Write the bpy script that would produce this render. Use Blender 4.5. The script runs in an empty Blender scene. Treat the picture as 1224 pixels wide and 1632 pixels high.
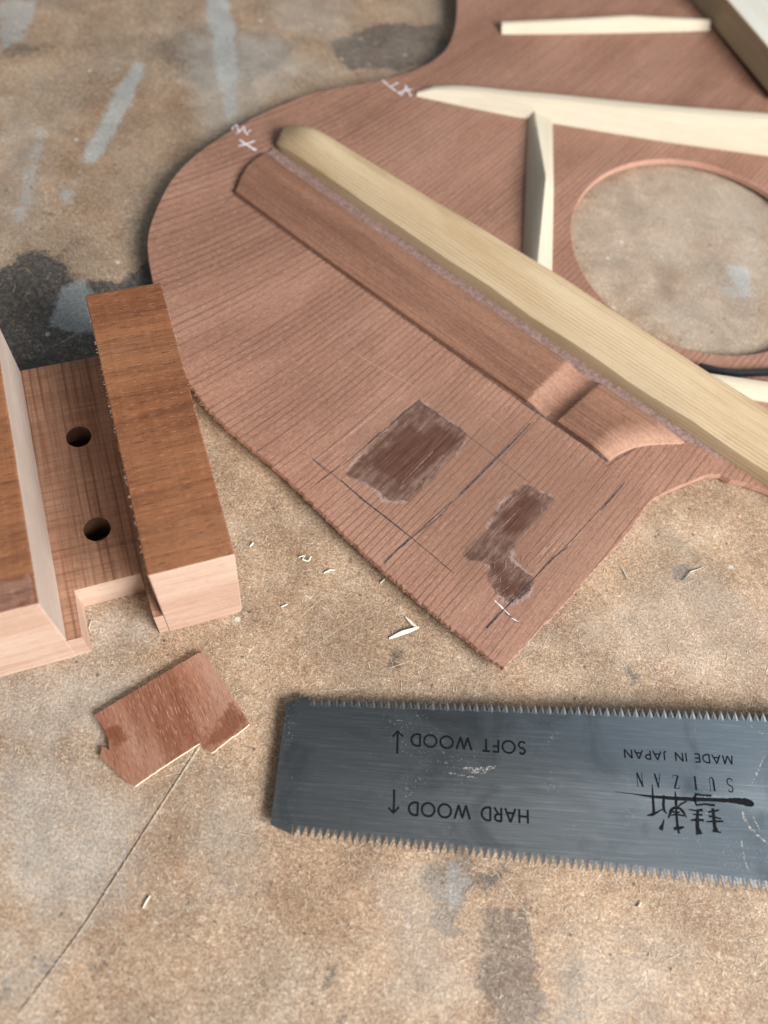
import bpy, bmesh, math, random
import numpy as np
from mathutils import Vector, Matrix, noise
from mathutils.geometry import delaunay_2d_cdt
rng = random.Random(7)
R = math.radians
MM = 0.001
scene = bpy.context.scene
col = scene.collection

# ------------------------------------------------------------------ camera
cam = bpy.data.cameras.new('camera')
cam.sensor_fit = 'VERTICAL'; cam.sensor_height = 34.6; cam.lens = 27.56
cam.clip_start = 0.01; cam.clip_end = 20
cam.dof.use_dof = True; cam.dof.focus_distance = 0.236; cam.dof.aperture_fstop = 7.6
cam_o = bpy.data.objects.new('camera', cam); col.objects.link(cam_o)
pitch, roll = R(62), R(13)
cam_o.matrix_world = Matrix.Translation((0, 0, 0.225)) @ Matrix.Rotation(R(90) - pitch, 4, 'X') @ Matrix.Rotation(roll, 4, 'Z')
scene.camera = cam_o

# ------------------------------------------------------------------ light: a workshop, one large window assumed to the right, one bluish lamp added
w = bpy.data.worlds.new('World'); scene.world = w; w.use_nodes = True
bg = w.node_tree.nodes['Background']; bg.inputs[0].default_value = (0.86, 0.94, 1.0, 1); bg.inputs[1].default_value = 0.21
def area(name, loc, target, sx, sy, power, color):
    l = bpy.data.lights.new(name, 'AREA'); l.shape = 'RECTANGLE'; l.size = sx; l.size_y = sy; l.energy = power; l.color = color
    o = bpy.data.objects.new(name, l); col.objects.link(o); o.location = loc
    o.rotation_euler = (Vector(target) - Vector(loc)).to_track_quat('-Z', 'Y').to_euler(); return o
area('assumed_window_light', (0.80, -0.34, 0.64), (0.0, 0.14, 0.0), 0.62, 0.5, 25, (1.0, 0.985, 0.965))  # unseen window, assumed from the direction of the shadows
area('added_blue_light', (0.80, 0.50, 1.25), (0.1, 0.15, 0.0), 0.7, 0.7, 2.1, (0.62, 0.81, 1.0))  # added lamp, placed so its blue reflection tints the blade's right part
scene.view_settings.view_transform = 'Standard'; scene.view_settings.look = 'None'
scene.view_settings.exposure = 0.22; scene.view_settings.gamma = 1.0; scene.view_settings.use_curve_mapping = False

# ------------------------------------------------------------------ plan coordinates in millimetres: traced image pixels projected through the camera, off-frame points assumed
PLATE = [(42.7,76.55),(32.77,81.36),(22.31,86.97),(11.97,92.79),(1.33,98.92),(-7.53,104.66),(-16.54,110.31),(-26.01,117.12),(-35.49,123.22),(-43.63,127.47),(-51.81,131.55),(-58.75,135.85),(-65.03,140.43),(-70.3,145.44),(-76.1,152.51),(-82.17,160.79),(-88.01,169.99),(-93.41,180.86),(-97.33,186.61),(-100.44,192.48),(-102.43,198.27),(-103.68,205.08),(-104.54,215.82),(-104.41,229.15),(-102.24,240.33),(-98.35,250.64),(-93.14,261.44),(-86.65,272.77),(-79.9,282.48),(-72.76,291.31),(-66.54,298.25),(-52.97,308.25),(-38.97,318.42),(-29.82,327.5),(-23.11,336.11),(-18.78,346.46),(-17.58,359.29),(-18.66,372.42),(-22.4,394.55),(20.0,470.0),(60.0,500.0),(130.0,515.0),(200.0,500.0),(255.0,450.0),(275.0,380.0),(262.0,310.0),(252.0,240.0),(232.0,185.0),(200.0,150.0),(168.0,143.0),(137.82,154.48),(122.03,157.77),(114.87,158.89),(109.57,158.74),(106.39,159.91),(102.14,159.03),(98.34,156.27),(89.61,149.76),(83.12,143.92),(81.19,140.3),(77.83,132.85),(73.21,124.35),(66.85,114.97),(59.12,101.75),(50.04,87.97)]
PATCHES = [[(2.98,161.76),(11.64,157.49),(19.65,153.89),(20.65,150.1),(18.66,144.01),(14.2,138.31),(13.1,132.69),(6.48,122.39),(-0.78,120.82),(-4.69,124.36),(-14.8,126.64),(-11.54,133.82),(-7.01,143.54),(-1.51,153.84)],[(41.49,139.17),(52.09,136.08),(49.55,130.7),(44.39,122.42),(41.17,115.97),(40.72,111.47),(43.93,109.06),(48.42,107.01),(47.66,101.55),(42.56,96.13),(38.52,98.18),(34.16,102.27),(34.4,107.65),(26.63,107.77),(25.22,110.65),(31.07,117.74),(35.39,130.36)]]
CORES = [[(1.95,152.29),(6.14,148.92),(8.98,154.37),(19.17,150.18),(11.57,139.27),(3.53,127.39),(-5.46,131.96),(-11.18,130.31),(-3.22,141.16)],[(41.88,135.68),(48.22,133.85),(42.58,120.81),(37.77,119.53),(35.97,125.87)],[(33.98,110.79),(39.22,107.84),(41.72,103.17),(48.15,105.88),(45.09,98.82),(39.44,98.42)]]
FILMS = [[(71.85,148.68),(81.41,145.15),(68.15,125.29),(57.6,108.3),(50.14,105.33),(56.58,120.02)],[(-15.31,126.26),(-1.07,120.28),(12.18,123.97),(21.19,150.76),(9.87,161.7),(1.49,160.51)],[(-15.36,140.07),(7.91,173.27),(44.44,159.99),(75.14,145.9),(56.77,117.85),(43.36,97.36),(27.85,99.59),(15.58,115.8),(-1.62,113.33)]]
PENCIL = [(0.55,[(22.3,129.81),(26.35,136.89),(31.35,145.63),(36.52,154.65),(41.08,163.2)]),(0.3,[(7.49,106.56),(15.06,118.81),(22.3,129.81)]),(0.3,[(-25.76,129.66),(-19.22,125.48)]),(0.42,[(-15.28,124.38),(-6.78,119.14),(1.36,115.05),(10.29,110.26)]),(0.26,[(11.61,109.41),(19.31,105.19)]),(0.4,[(19.99,104.51),(24.42,102.06)]),(0.32,[(-22.05,121.03),(-19.3,125.34),(-16.31,129.78)]),(0.5,[(-9.93,139.69),(-7.16,145.26)]),(0.42,[(-4.39,149.13),(-0.79,155.62),(3.39,161.88)]),(0.28,[(3.12,161.0),(8.47,157.34)]),(0.46,[(3.37,100.1),(6.21,105.14),(9.16,110.07)]),(0.6,[(36.18,87.29),(38.17,90.57),(40.19,93.9)]),(0.35,[(40.19,93.9),(44.87,100.84),(49.42,108.55)]),(0.34,[(66.87,135.56),(70.4,141.49),(74.16,148.56)]),(0.3,[(49.42,108.55),(53.11,114.7),(57.59,119.84)]),(0.45,[(41.02,93.3),(45.22,91.14)]),(0.28,[(67.61,152.73),(74.4,160.14),(84.7,171.29)]),(0.3,[(17.69,120.9),(8.94,109.13)]),(0.3,[(-80.67,231.44),(-83.02,225.79)]),(0.2,[(-25.76,129.66),(-14.1,123.55),(1.4,114.84),(10.31,110.16),(24.42,102.06)]),(0.22,[(-15.56,130.0),(-7.8,143.31),(3.44,161.63)]),(0.2,[(3.12,161.0),(19.8,152.91),(43.49,139.72)]),(0.22,[(36.49,87.76),(49.76,109.07),(57.51,120.71),(74.16,148.56)])]
SCRATCH = [(0.22,[(-25.13,127.92),(-15.88,142.41),(-3.23,162.81)]),(0.2,[(-22.85,174.78),(-10.04,169.93),(2.41,166.14)]),(0.2,[(25.91,162.22),(34.68,157.46)]),(0.2,[(-59.75,291.87),(-49.77,280.3)]),(0.2,[(-47.39,192.83),(-23.06,174.71)]),(0.18,[(10.97,142.8),(3.32,128.51)]),(0.25,[(45.44,109.45),(55.68,125.69)]),(0.2,[(47.78,109.41),(54.93,120.67)]),(0.3,[(49.56,114.87),(56.12,125.25)]),(0.18,[(46.19,115.09),(54.79,128.85)]),(0.22,[(36.53,121.46),(41.54,129.84)]),(0.25,[(52.91,116.85),(58.14,125.07)]),(0.2,[(30.81,105.64),(34.61,111.93)]),(0.3,[(28.28,90.48),(31.01,94.9)]),(0.2,[(15.21,117.95),(21.41,129.05)]),(0.25,[(17.64,115.24),(22.27,123.43)]),(0.18,[(4.58,121.86),(9.67,131.41)]),(0.2,[(57.55,120.28),(61.45,126.36)])]
CHALK = [(0.28,[(37.41,96.46),(39.88,94.84),(42.37,93.03)]),(0.25,[(43.03,92.19),(45.17,91.53)]),(0.7,[(-86.21,257.24),(-81.17,262.21)]),(0.7,[(-86.72,260.72),(-79.34,257.43)]),(0.35,[(-91.26,265.2),(-89.93,268.38),(-88.22,264.2),(-87.26,268.72),(-85.35,264.62),(-84.21,267.71)]),(0.35,[(-88.92,263.17),(-87.46,266.76),(-84.26,264.32)]),(0.5,[(-41.49,316.16),(-37.38,313.28),(-34.91,317.14)]),(0.5,[(-37.38,313.28),(-31.9,310.15),(-30.93,316.25)]),(0.5,[(-33.19,311.26),(-28.37,315.61)]),(0.5,[(-31.58,316.81),(-27.99,310.86)])]
BLADE_TOP = [(-8.12,54.8),(118.23,78.27)]
BLADE_TOPTIP = [(-8.74,57.3),(118.29,80.81)]
BLADE_BOT = [(-4.97,24.33),(115.49,36.16)]
BLADE_BOTTIP = [(-4.27,21.59),(115.44,33.02)]
BLADE_END = [(-8.74,57.3),(-14.24,54.13),(-10.47,24.7),(-10.23,23.21),(-4.38,22.02)]
TXT_HARD = [(54.23,40.61),(23.1,36.09)]
TXT_SOFT = [(51.51,57.85),(20.52,53.43)]
TXT_MADE = [(108.07,66.46),(78.19,61.73)]
TXT_SUI = [(108.06,60.27),(81.44,56.17)]
ARROWS = [[(17.9,47.35),(17.41,50.28),(16.92,53.24)],[(15.89,51.47),(16.92,53.24),(18.53,52.05)],[(18.85,38.21),(19.45,35.15),(19.83,32.4)],[(18.29,33.48),(19.83,32.4),(20.96,34.21)]]
BRUSH = [([(76.54,50.03),(81.57,50.47),(86.61,50.9),(91.64,51.59),(96.67,52.41),(102.05,53.43),(106.77,54.25),(109.13,54.69),(111.5,54.87),(113.02,54.78),(113.93,54.74)],[0.12,0.28,0.67,0.92,1.04,0.92,1.1,1.53,1.9,1.83,0.67]),([(86.4,54.06),(86.71,50.92),(87.2,46.68)],[0.24,0.61,0.8]),([(85.37,45.75),(86.81,46.37),(88.44,47.42)],[0.24,0.8,0.37]),([(89.67,51.95),(89.63,49.28),(89.92,47.9),(90.61,47.37)],[0.67,0.8,0.67,0.31]),([(87.62,46.93),(89.67,48.39)],[0.43,0.31]),([(89.91,45.7),(89.56,44.17),(89.15,42.95)],[0.24,0.73,1.28]),([(92.65,53.57),(92.93,51.28),(93.07,48.73)],[0.24,0.8,0.55]),([(93.38,49.7),(94.36,50.68),(95.75,51.63)],[0.31,0.49,0.37]),([(91.08,46.33),(91.68,48.43),(92.39,49.23),(94.05,49.52),(95.02,48.67),(95.92,47.42)],[0.43,0.8,0.73,0.67,0.8,0.24]),([(91.62,47.21),(93.44,47.79),(95.27,47.79)],[0.37,0.55,0.43]),([(93.07,48.73),(93.35,46.24),(93.6,44.4),(94.04,43.05)],[0.55,0.73,0.8,0.55]),([(92.56,43.99),(93.87,44.39),(95.25,45.0)],[0.67,0.92,0.43]),([(91.82,48.08),(94.08,48.47)],[0.49,0.43]),([(97.99,54.06),(100.01,54.17),(102.44,54.59)],[0.73,0.43,0.49]),([(98.32,54.07),(97.74,52.9),(98.38,51.28)],[0.67,0.8,0.55]),([(98.31,51.2),(100.72,51.98),(103.41,52.23)],[0.49,0.49,0.73]),([(96.33,49.68),(98.41,49.81),(100.14,50.37)],[0.24,0.49,0.8]),([(96.99,47.02),(98.78,47.65),(100.51,47.76)],[0.43,0.73,0.61]),([(97.59,48.67),(100.09,49.08)],[0.43,0.55]),([(98.8,50.21),(98.72,47.38),(98.82,45.51),(99.38,43.99)],[0.67,0.92,1.1,1.9]),([(101.55,50.09),(103.09,50.68),(104.49,51.3)],[0.37,0.61,0.49]),([(102.81,51.39),(103.17,48.97),(103.39,46.79),(103.86,45.63)],[0.8,0.92,0.98,1.34]),([(101.05,47.56),(103.11,48.06),(105.71,48.68)],[0.31,0.61,0.43]),([(101.76,49.18),(105.1,49.19)],[0.61,0.43]),([(102.8,45.66),(105.12,45.71)],[0.67,0.31])]
SMEARS = [(0.7,[(110.59,53.55),(111.23,50.46),(113.54,47.77),(117.49,45.46)]),(0.4,[(112.95,53.24),(114.25,50.3),(115.55,48.19)]),(0.5,[(116.96,68.32),(114.61,62.69),(112.85,58.97)]),(0.5,[(110.2,46.27),(111.14,40.26),(112.58,36.75)]),(0.35,[(111.29,76.73),(118.13,73.8)]),(1.5,[(35.32,47.16),(40.33,47.75),(44.32,49.61)]),(0.9,[(32.22,45.33),(39.79,45.66)])]
OFFCUT = [(-62.68,39.79),(-41.4,62.32),(-39.68,62.54),(-33.83,57.36),(-27.86,52.05),(-22.33,46.73),(-29.96,37.18),(-31.99,37.72),(-33.63,39.01),(-40.24,31.93),(-46.4,24.96),(-48.36,25.32),(-52.6,27.56),(-57.39,30.03),(-57.93,32.69),(-56.89,32.59),(-55.69,32.05),(-57.1,34.85),(-59.75,37.59)]
SHORT_L = [(20.58,320.65),(28.31,243.77)]
SHORT_R = [(31.23,324.5),(40.16,237.65)]
SCORE = [[(-33.92,38.99),(-41.27,14.28),(-47.68,-7.2),(-51.41,-17.19),(-55.61,-27.58)]]
OFFSTAIN = [[(-28.24,51.54),(-22.73,46.91),(-28.46,39.52),(-33.75,38.99),(-32.61,41.93),(-29.46,45.71)],[(-58.83,36.46),(-54.97,39.86),(-51.75,35.57),(-55.09,33.16)]]
CHISEL = [(0.3,[(-26.73,60.1),(-21.74,71.58),(-13.2,85.44),(-7.61,93.98)]),(0.3,[(-23.5,58.13),(-2.1,82.18),(10.33,95.35)]),(0.3,[(-32.29,40.37),(-25.17,57.74)]),(0.3,[(-15.29,75.06),(3.63,90.61)]),(0.3,[(-2.97,1.41),(-0.37,4.76)]),(0.3,[(-38.1,42.44),(-23.24,63.69),(-17.5,76.47)]),(0.3,[(55.52,86.25),(67.83,97.18)]),(0.3,[(86.25,116.37),(95.03,124.04)]),(0.3,[(32.43,76.9),(42.46,85.08)])]
DARK = [([(-66.28,2.29),(-65.23,2.8),(-64.39,1.54),(-65.44,1.03)],0.8),([(-47.3,4.28),(-46.07,4.82),(-45.58,3.48),(-46.76,3.24)],0.8),([(-61.04,-24.51),(-59.78,-24.01),(-58.98,-25.87),(-60.24,-26.37)],0.9),([(-42.03,-15.31),(-40.62,-15.02),(-40.22,-16.51),(-41.29,-16.47)],0.7),([(-39.12,3.98),(-37.64,4.29),(-37.18,2.95),(-38.65,2.64)],0.6),([(-14.01,6.93),(-12.8,7.18),(-12.49,6.09),(-13.69,5.84)],0.5),([(-158.92,172.02),(-148.61,178.82),(-143.3,187.52),(-137.84,190.8),(-128.59,187.52),(-120.91,179.32),(-116.92,183.55),(-108.14,184.15),(-105.19,191.77),(-101.48,197.59),(-92.9,192.52),(-91.56,175.05),(-100.03,155.68),(-107.9,142.73),(-122.89,138.42),(-141.3,133.13)],1.0),([(-67.87,345.02),(-52.77,361.4),(-25.5,371.97),(-16.97,355.88),(-36.01,334.86),(-56.76,327.15),(-66.38,332.6)],0.75),([(-141.58,310.96),(-132.2,328.26),(-119.13,335.66),(-90.63,339.59),(-81.18,324.77),(-94.81,304.33),(-107.05,291.41),(-122.55,298.4)],0.42),([(30.14,22.86),(40.43,25.8),(43.95,19.02),(41.11,11.15),(42.54,7.19),(37.68,7.61),(34.16,14.05)],0.62),([(44.09,23.53),(50.43,25.63),(51.92,20.68),(46.33,19.51)],0.8),([(46.95,15.24),(57.08,18.8),(62.95,3.0),(67.03,-5.8),(51.97,-8.73),(47.61,-0.06)],0.6),([(67.59,3.93),(72.14,6.2),(74.5,-2.77),(69.91,-3.66)],0.4),([(9.6,-6.3),(13.53,-5.24),(14.24,-8.3),(10.95,-9.34)],0.8),([(80.0,87.21),(84.14,87.61),(83.95,84.09),(80.96,83.77)],0.8),([(-57.27,-15.74),(-47.68,-17.09),(-46.93,-18.25),(-54.98,-17.64)],0.8),([(93.04,122.88),(97.05,124.55),(96.53,121.11),(93.74,119.98)],0.7),([(-129.41,201.42),(-125.98,201.55),(-125.72,197.8),(-128.6,197.52)],0.8),([(-133.01,192.96),(-131.18,193.54),(-130.71,191.19),(-132.33,190.68)],0.8),([(11.54,74.79),(13.3,76.16),(13.38,72.0),(12.26,72.11)],0.9),([(-198.97,295.75),(-187.4,293.57),(-181.27,298.1),(-181.26,291.55),(-194.14,284.55)],0.5),([(16.21,-13.52),(17.87,-12.81),(18.15,-14.04),(16.78,-14.69)],0.7),([(-6.54,8.77),(-5.48,9.0),(-5.18,7.9),(-6.24,7.68)],0.6)]
GREY = [([(-142.97,299.43),(-138.28,299.02),(-136.42,280.75),(-135.84,261.03),(-135.29,242.39),(-139.28,236.66),(-143.35,239.62),(-142.56,258.66),(-144.65,281.88)],0.9),([(-130.86,355.35),(-121.84,358.96),(-109.09,330.18),(-101.3,306.25),(-95.59,281.21),(-97.89,278.39),(-110.5,307.18),(-120.36,330.5)],0.95),([(-163.97,249.21),(-160.45,246.66),(-154.59,221.57),(-149.32,203.1),(-151.98,200.6),(-157.53,220.58)],0.7),([(-144.31,221.54),(-139.68,223.78),(-137.14,215.38),(-141.05,215.11)],0.7),([(-209.1,319.26),(-194.89,324.91),(-189.78,299.27),(-195.74,288.24)],0.75),([(-126.15,175.63),(-120.94,182.3),(-112.43,174.54),(-105.69,162.29),(-114.45,159.68),(-123.16,159.87)],0.85),([(34.16,23.56),(38.86,25.16),(42.25,19.4),(39.55,10.83)],0.4),([(110.14,262.39),(117.77,263.06),(120.11,248.61),(115.1,244.45),(111.4,252.58)],0.9),([(107.66,249.75),(116.39,250.78),(112.63,244.68),(108.17,245.61)],0.6)]
RUST = [([(-148.85,274.21),(-146.18,273.96),(-144.78,244.65),(-142.52,227.37),(-145.68,228.07),(-149.24,256.31)],0.6),([(84.64,251.68),(91.35,253.09),(90.8,246.22),(85.75,235.51),(83.23,237.33)],0.9),([(94.64,273.31),(102.34,277.58),(101.19,266.53),(96.07,266.66)],0.4),([(58.14,128.12),(62.33,126.93),(62.21,116.86),(59.88,109.79),(57.41,104.94),(58.3,115.87)],0.5),([(-25.71,86.39),(-20.63,88.67),(-18.52,84.13),(-12.94,80.52),(-17.97,78.31),(-23.32,80.95)],0.45),([(-3.8,89.79),(14.01,86.1),(22.57,80.31),(15.41,69.11),(0.75,69.38),(-8.74,78.59)],0.3),([(-1.72,21.4),(24.16,23.87),(24.38,6.3),(6.84,-0.06),(-7.23,5.47)],0.22),([(-45.58,34.02),(-28.5,28.08),(-26.83,7.14),(-43.64,0.75),(-47.62,20.73)],0.25),([(-127.75,323.03),(-132.06,294.89),(-108.29,286.83),(-104.08,256.83),(-117.58,237.55),(-122.85,218.39),(-111.26,199.23),(-135.51,214.23),(-147.37,264.75)],0.25)]
HAZE = [([(-129.06,327.14),(-92.63,336.48),(-77.1,319.6),(-89.47,285.41),(-101.65,265.3),(-114.18,288.83)],0.8),([(45.31,262.78),(57.06,292.59),(88.24,314.18),(127.46,308.33),(125.45,221.13),(96.0,214.31),(59.08,233.16)],0.5),([(-83.94,28.65),(-44.06,19.95),(-40.19,4.33),(-50.81,-9.07),(-69.59,-4.67)],0.85),([(-89.93,42.56),(-69.6,52.7),(-54.82,50.79),(-60.79,33.9),(-82.65,25.67)],0.7),([(-65.26,-14.71),(-51.25,-11.86),(-50.47,-28.68),(-58.57,-30.26)],0.7),([(-74.78,66.38),(-54.36,70.41),(-57.06,64.96),(-69.24,56.43)],0.8),([(60.3,95.35),(98.03,125.91),(123.11,119.05),(122.45,90.43),(79.95,88.17)],0.35),([(19.01,16.76),(37.93,20.73),(41.53,-1.27),(30.48,-8.77)],0.5),([(68.08,15.24),(100.55,16.11),(94.67,-0.42),(67.03,-5.8)],0.45),([(-184.93,263.15),(-160.27,252.42),(-142.13,195.74),(-154.23,191.87)],0.5),([(-102.3,361.74),(-67.56,375.55),(-66.76,346.39),(-96.33,339.76)],0.6),([(-25.82,30.28),(-12.66,25.23),(-14.8,9.66),(-26.43,16.1)],0.6)]
SLIVERS = [(1.5,[(9.66,79.54),(12.9,82.08),(17.46,84.76)]),(1.0,[(13.07,87.07),(15.23,85.6),(17.35,84.34)]),(0.45,[(-21.85,97.95),(-20.18,99.01),(-20.56,97.43),(-18.59,97.3),(-18.26,99.08)]),(0.5,[(-13.37,94.83),(-11.79,96.27),(-10.29,96.44)]),(0.5,[(-36.86,97.75),(-36.11,99.23)]),(0.45,[(-35.33,-1.47),(-34.99,0.28),(-34.48,1.52)]),(0.4,[(86.29,23.95),(87.37,25.37)]),(0.4,[(-22.89,81.45),(-21.33,82.64)]),(0.35,[(3.71,95.77),(4.75,97.28)]),(0.35,[(76.07,119.26),(78.31,115.47)]),(0.35,[(102.1,125.82),(98.09,123.26),(95.77,119.18)]),(0.3,[(-73.13,64.87),(-72.93,62.45),(-71.52,61.09)])]
ROD = [(97.77,203.16),(104.19,202.95),(112.2,204.04),(126.05,208.47),(146.02,216.57)]

# ------------------------------------------------------------------ node helpers
class NT:
    def __init__(s, name):
        s.m = bpy.data.materials.new(name); s.m.use_nodes = True; s.t = s.m.node_tree
        s.b = s.t.nodes['Principled BSDF']; s.out = s.t.nodes['Material Output']
        s.tc = s.t.nodes.new('ShaderNodeTexCoord')
        s.p = s.vm('SCALE', s.tc.outputs['Object'], scale=1000.0)          # object space in millimetres
    def n(s, ty, **k):
        o = s.t.nodes.new(ty)
        for a, v in k.items(): setattr(o, a, v)
        return o
    def set(s, sock, v):
        if hasattr(v, 'is_linked') or isinstance(v, bpy.types.NodeSocket): s.t.links.new(v, sock)
        else:
            if isinstance(v, (tuple, list)) and len(v) == 3 and sock.type == 'RGBA': v = (*v, 1)
            sock.default_value = v
    def vm(s, op, a, b=None, scale=None):
        o = s.n('ShaderNodeVectorMath', operation=op); s.set(o.inputs[0], a)
        if b is not None: s.set(o.inputs[1], b)
        if scale is not None: s.set(o.inputs['Scale'], scale)
        return o.outputs[0]
    def ma(s, op, a, b=0.0, c=0.0, clamp=False):
        o = s.n('ShaderNodeMath', operation=op, use_clamp=clamp); s.set(o.inputs[0], a); s.set(o.inputs[1], b); s.set(o.inputs[2], c)
        return o.outputs[0]
    def rot(s, v, deg, sc=(1, 1, 1)):
        o = s.n('ShaderNodeMapping'); s.set(o.inputs[0], v); o.inputs['Rotation'].default_value = (0, 0, R(-deg))
        q = s.n('ShaderNodeMapping'); s.set(q.inputs[0], o.outputs[0]); q.inputs['Scale'].default_value = sc
        return q.outputs[0]
    def noise(s, v, scale, detail=2.0, rough=0.5, dist=0.0, col=False):
        o = s.n('ShaderNodeTexNoise'); s.set(o.inputs['Vector'], v); o.inputs['Scale'].default_value = scale
        o.inputs['Detail'].default_value = detail; o.inputs['Roughness'].default_value = rough; o.inputs['Distortion'].default_value = dist
        return o.outputs['Color' if col else 'Fac']
    def vor(s, v, scale, feat='F1', rand=1.0, out='Distance'):
        o = s.n('ShaderNodeTexVoronoi', feature=feat); s.set(o.inputs['Vector'], v); o.inputs['Scale'].default_value = scale
        o.inputs['Randomness'].default_value = rand; return o.outputs[out]
    def step(s, v, a, b, lo=0.0, hi=1.0):
        o = s.n('ShaderNodeMapRange', interpolation_type='SMOOTHSTEP'); s.set(o.inputs[0], v)
        for i, q in zip((1, 2, 3, 4), (a, b, lo, hi)): s.set(o.inputs[i], q)
        return o.outputs[0]
    def mix(s, f, a, b, mode='MIX'):
        o = s.n('ShaderNodeMix', data_type='RGBA', blend_type=mode); s.set(o.inputs[0], f); s.set(o.inputs[6], a); s.set(o.inputs[7], b)
        return o.outputs[2]
    def attr(s, name): return s.n('ShaderNodeAttribute', attribute_name=name).outputs['Fac']
    def bump(s, h, strength, dist_mm):
        o = s.n('ShaderNodeBump'); o.inputs['Strength'].default_value = strength; o.inputs['Distance'].default_value = dist_mm * MM
        s.set(o.inputs['Height'], h); return o.outputs[0]
    def done(s, color, rough=0.6, normal=None, metal=0.0, spec=0.4):
        s.set(s.b.inputs['Base Color'], color); s.set(s.b.inputs['Roughness'], rough); s.set(s.b.inputs['Metallic'], metal)
        s.set(s.b.inputs['Specular IOR Level'], spec)
        if normal is not None: s.set(s.b.inputs['Normal'], normal)
        return s.m

def wood(name, base, dark, light, deg, ring=2.4, ring_amt=0.35, pore_amt=0.5, fleck=0.25, rough=0.62, saw=0.0, patch=0.3, bump=0.5, stretch=0.012, tilt=0.15, stripe=0.0, stripe_mm=2.3, cross=0.0, pore_f=2.3, warp=0.0, wander=13.0):
    """solid wood: long growth-ring streaks along deg, short open pores, pale fibre, optional cross saw marks"""
    t = NT(name)
    if warp:                                                         # grain that bends away on one side of the plank
        sx = t.n('ShaderNodeSeparateXYZ'); t.set(sx.inputs[0], t.p); mx = t.ma('MINIMUM', sx.outputs[0], 5.0)
        t.p = t.vm('ADD', t.p, t.vm('SCALE', (-math.sin(R(deg)), math.cos(R(deg)), 0.0), scale=t.ma('MULTIPLY', t.ma('MULTIPLY', mx, mx), -warp)))
    v = t.rot(t.p, deg)
    wob = t.vm('SCALE', t.noise(t.rot(t.p, deg, (0.02, 0.05, 0.05)), 1.0, 2, col=True), scale=ring * 1.6)
    v2 = t.vm('ADD', v, wob)
    m1 = t.n('ShaderNodeMapping'); t.set(m1.inputs[0], v2); m1.inputs['Scale'].default_value = (stretch * 0.25, 1 / ring, tilt / ring)
    rings = t.noise(m1.outputs[0], 1.0, 3.0, 0.65)
    m2 = t.n('ShaderNodeMapping'); t.set(m2.inputs[0], v2); m2.inputs['Scale'].default_value = (stretch, 2.6 / ring, 2.6 * tilt / ring)
    lines = t.step(t.noise(m2.outputs[0], 1.0, 2.0, 0.6), 0.50, 0.66)
    tone = t.noise(t.rot(t.p, deg, (0.012, 0.05, 0.05)), 1.0, 3.0, 0.6)
    pores = t.step(t.noise(t.rot(t.p, deg, (0.22, pore_f, pore_f)), 1.0, 3.0, 0.65), 0.55, 0.68)
    fl = t.step(t.noise(t.rot(t.p, deg, (0.45, pore_f * 1.15, pore_f * 1.15)), 1.0, 3.0, 0.6, 0.0), 0.53, 0.70)
    c = t.mix(t.step(rings, 0.32, 0.68), dark, base)
    c = t.mix(ring_amt, base, c)
    c = t.mix(t.ma('MULTIPLY', lines, ring_amt * 0.8), c, dark)
    c = t.mix(t.ma('MULTIPLY', t.step(tone, 0.35, 0.7), patch), c, light)
    c = t.mix(t.ma('MULTIPLY', t.step(tone, 0.55, 0.25), patch * 0.8), c, dark)
    c = t.mix(t.ma('MULTIPLY', pores, pore_amt), c, dark)
    c = t.mix(t.ma('MULTIPLY', fl, fleck), c, light)
    h = t.ma('ADD', t.ma('MULTIPLY', pores, -0.7), t.ma('MULTIPLY', fl, 0.3))
    for amt, dg in ((stripe, deg), (cross, deg + 90)):
        if amt:
            q = t.rot(t.p, dg); sp = t.n('ShaderNodeSeparateXYZ'); t.set(sp.inputs[0], q)
            ph = t.ma('MULTIPLY', t.noise(t.rot(t.p, dg, (0.006, 0.09, 0.09)), 1.0, 2, 0.5), wander)
            yy = t.ma('ADD', t.ma('ADD', sp.outputs[1], t.ma('MULTIPLY', sp.outputs[2], tilt)), t.ma('MULTIPLY', t.noise(t.rot(t.p, dg, (0.08, 0.5, 0.5)), 1.0, 2, 0.5), 0.3))
            sn = t.ma('SINE', t.ma('ADD', t.ma('MULTIPLY', yy, 6.2832 / stripe_mm), ph))
            ln = t.ma('MULTIPLY', t.step(sn, 0.35, 0.97), t.step(t.noise(t.rot(t.p, dg, (0.012, 0.30, 0.30)), 1.0, 3, 0.6), 0.30, 0.60))
            c = t.mix(t.ma('MULTIPLY', ln, amt), c, dark); h = t.ma('SUBTRACT', h, t.ma('MULTIPLY', ln, 0.5))
    if saw:
        sv = t.step(t.noise(t.rot(t.p, deg + 90, (0.05, 1.7, 1.7)), 1.0, 3.0, 0.7), 0.45, 0.62)
        sw = t.step(t.noise(t.rot(t.p, deg + 88, (0.025, 0.32, 0.32)), 1.0, 2.0, 0.5), 0.42, 0.66)
        c = t.mix(t.ma('MULTIPLY', sv, saw * 0.7), c, dark)
        c = t.mix(t.ma('MULTIPLY', sw, saw * 0.45), c, light)
        h = t.ma('SUBTRACT', h, t.ma('MULTIPLY', sv, saw))
    return t, c, h, rough, bump
def wood_mat(*a, **k):
    t, c, h, r, b = wood(*a, **k)
    return t.done(c, r, t.bump(h, b, 0.12), spec=0.25)
def plain(name, c, rough=0.6, var=0.3, sc=0.8, metal=0.0, spec=0.3):
    t = NT(name); nz = t.step(t.noise(t.p, sc, 4, 0.6), 0.3, 0.7)
    cc = t.mix(nz, tuple(x * (1 - var) for x in c), tuple(min(1, x * (1 + var)) for x in c))
    return t.done(cc, rough, t.bump(nz, 0.3, 0.1), metal, spec)

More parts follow.
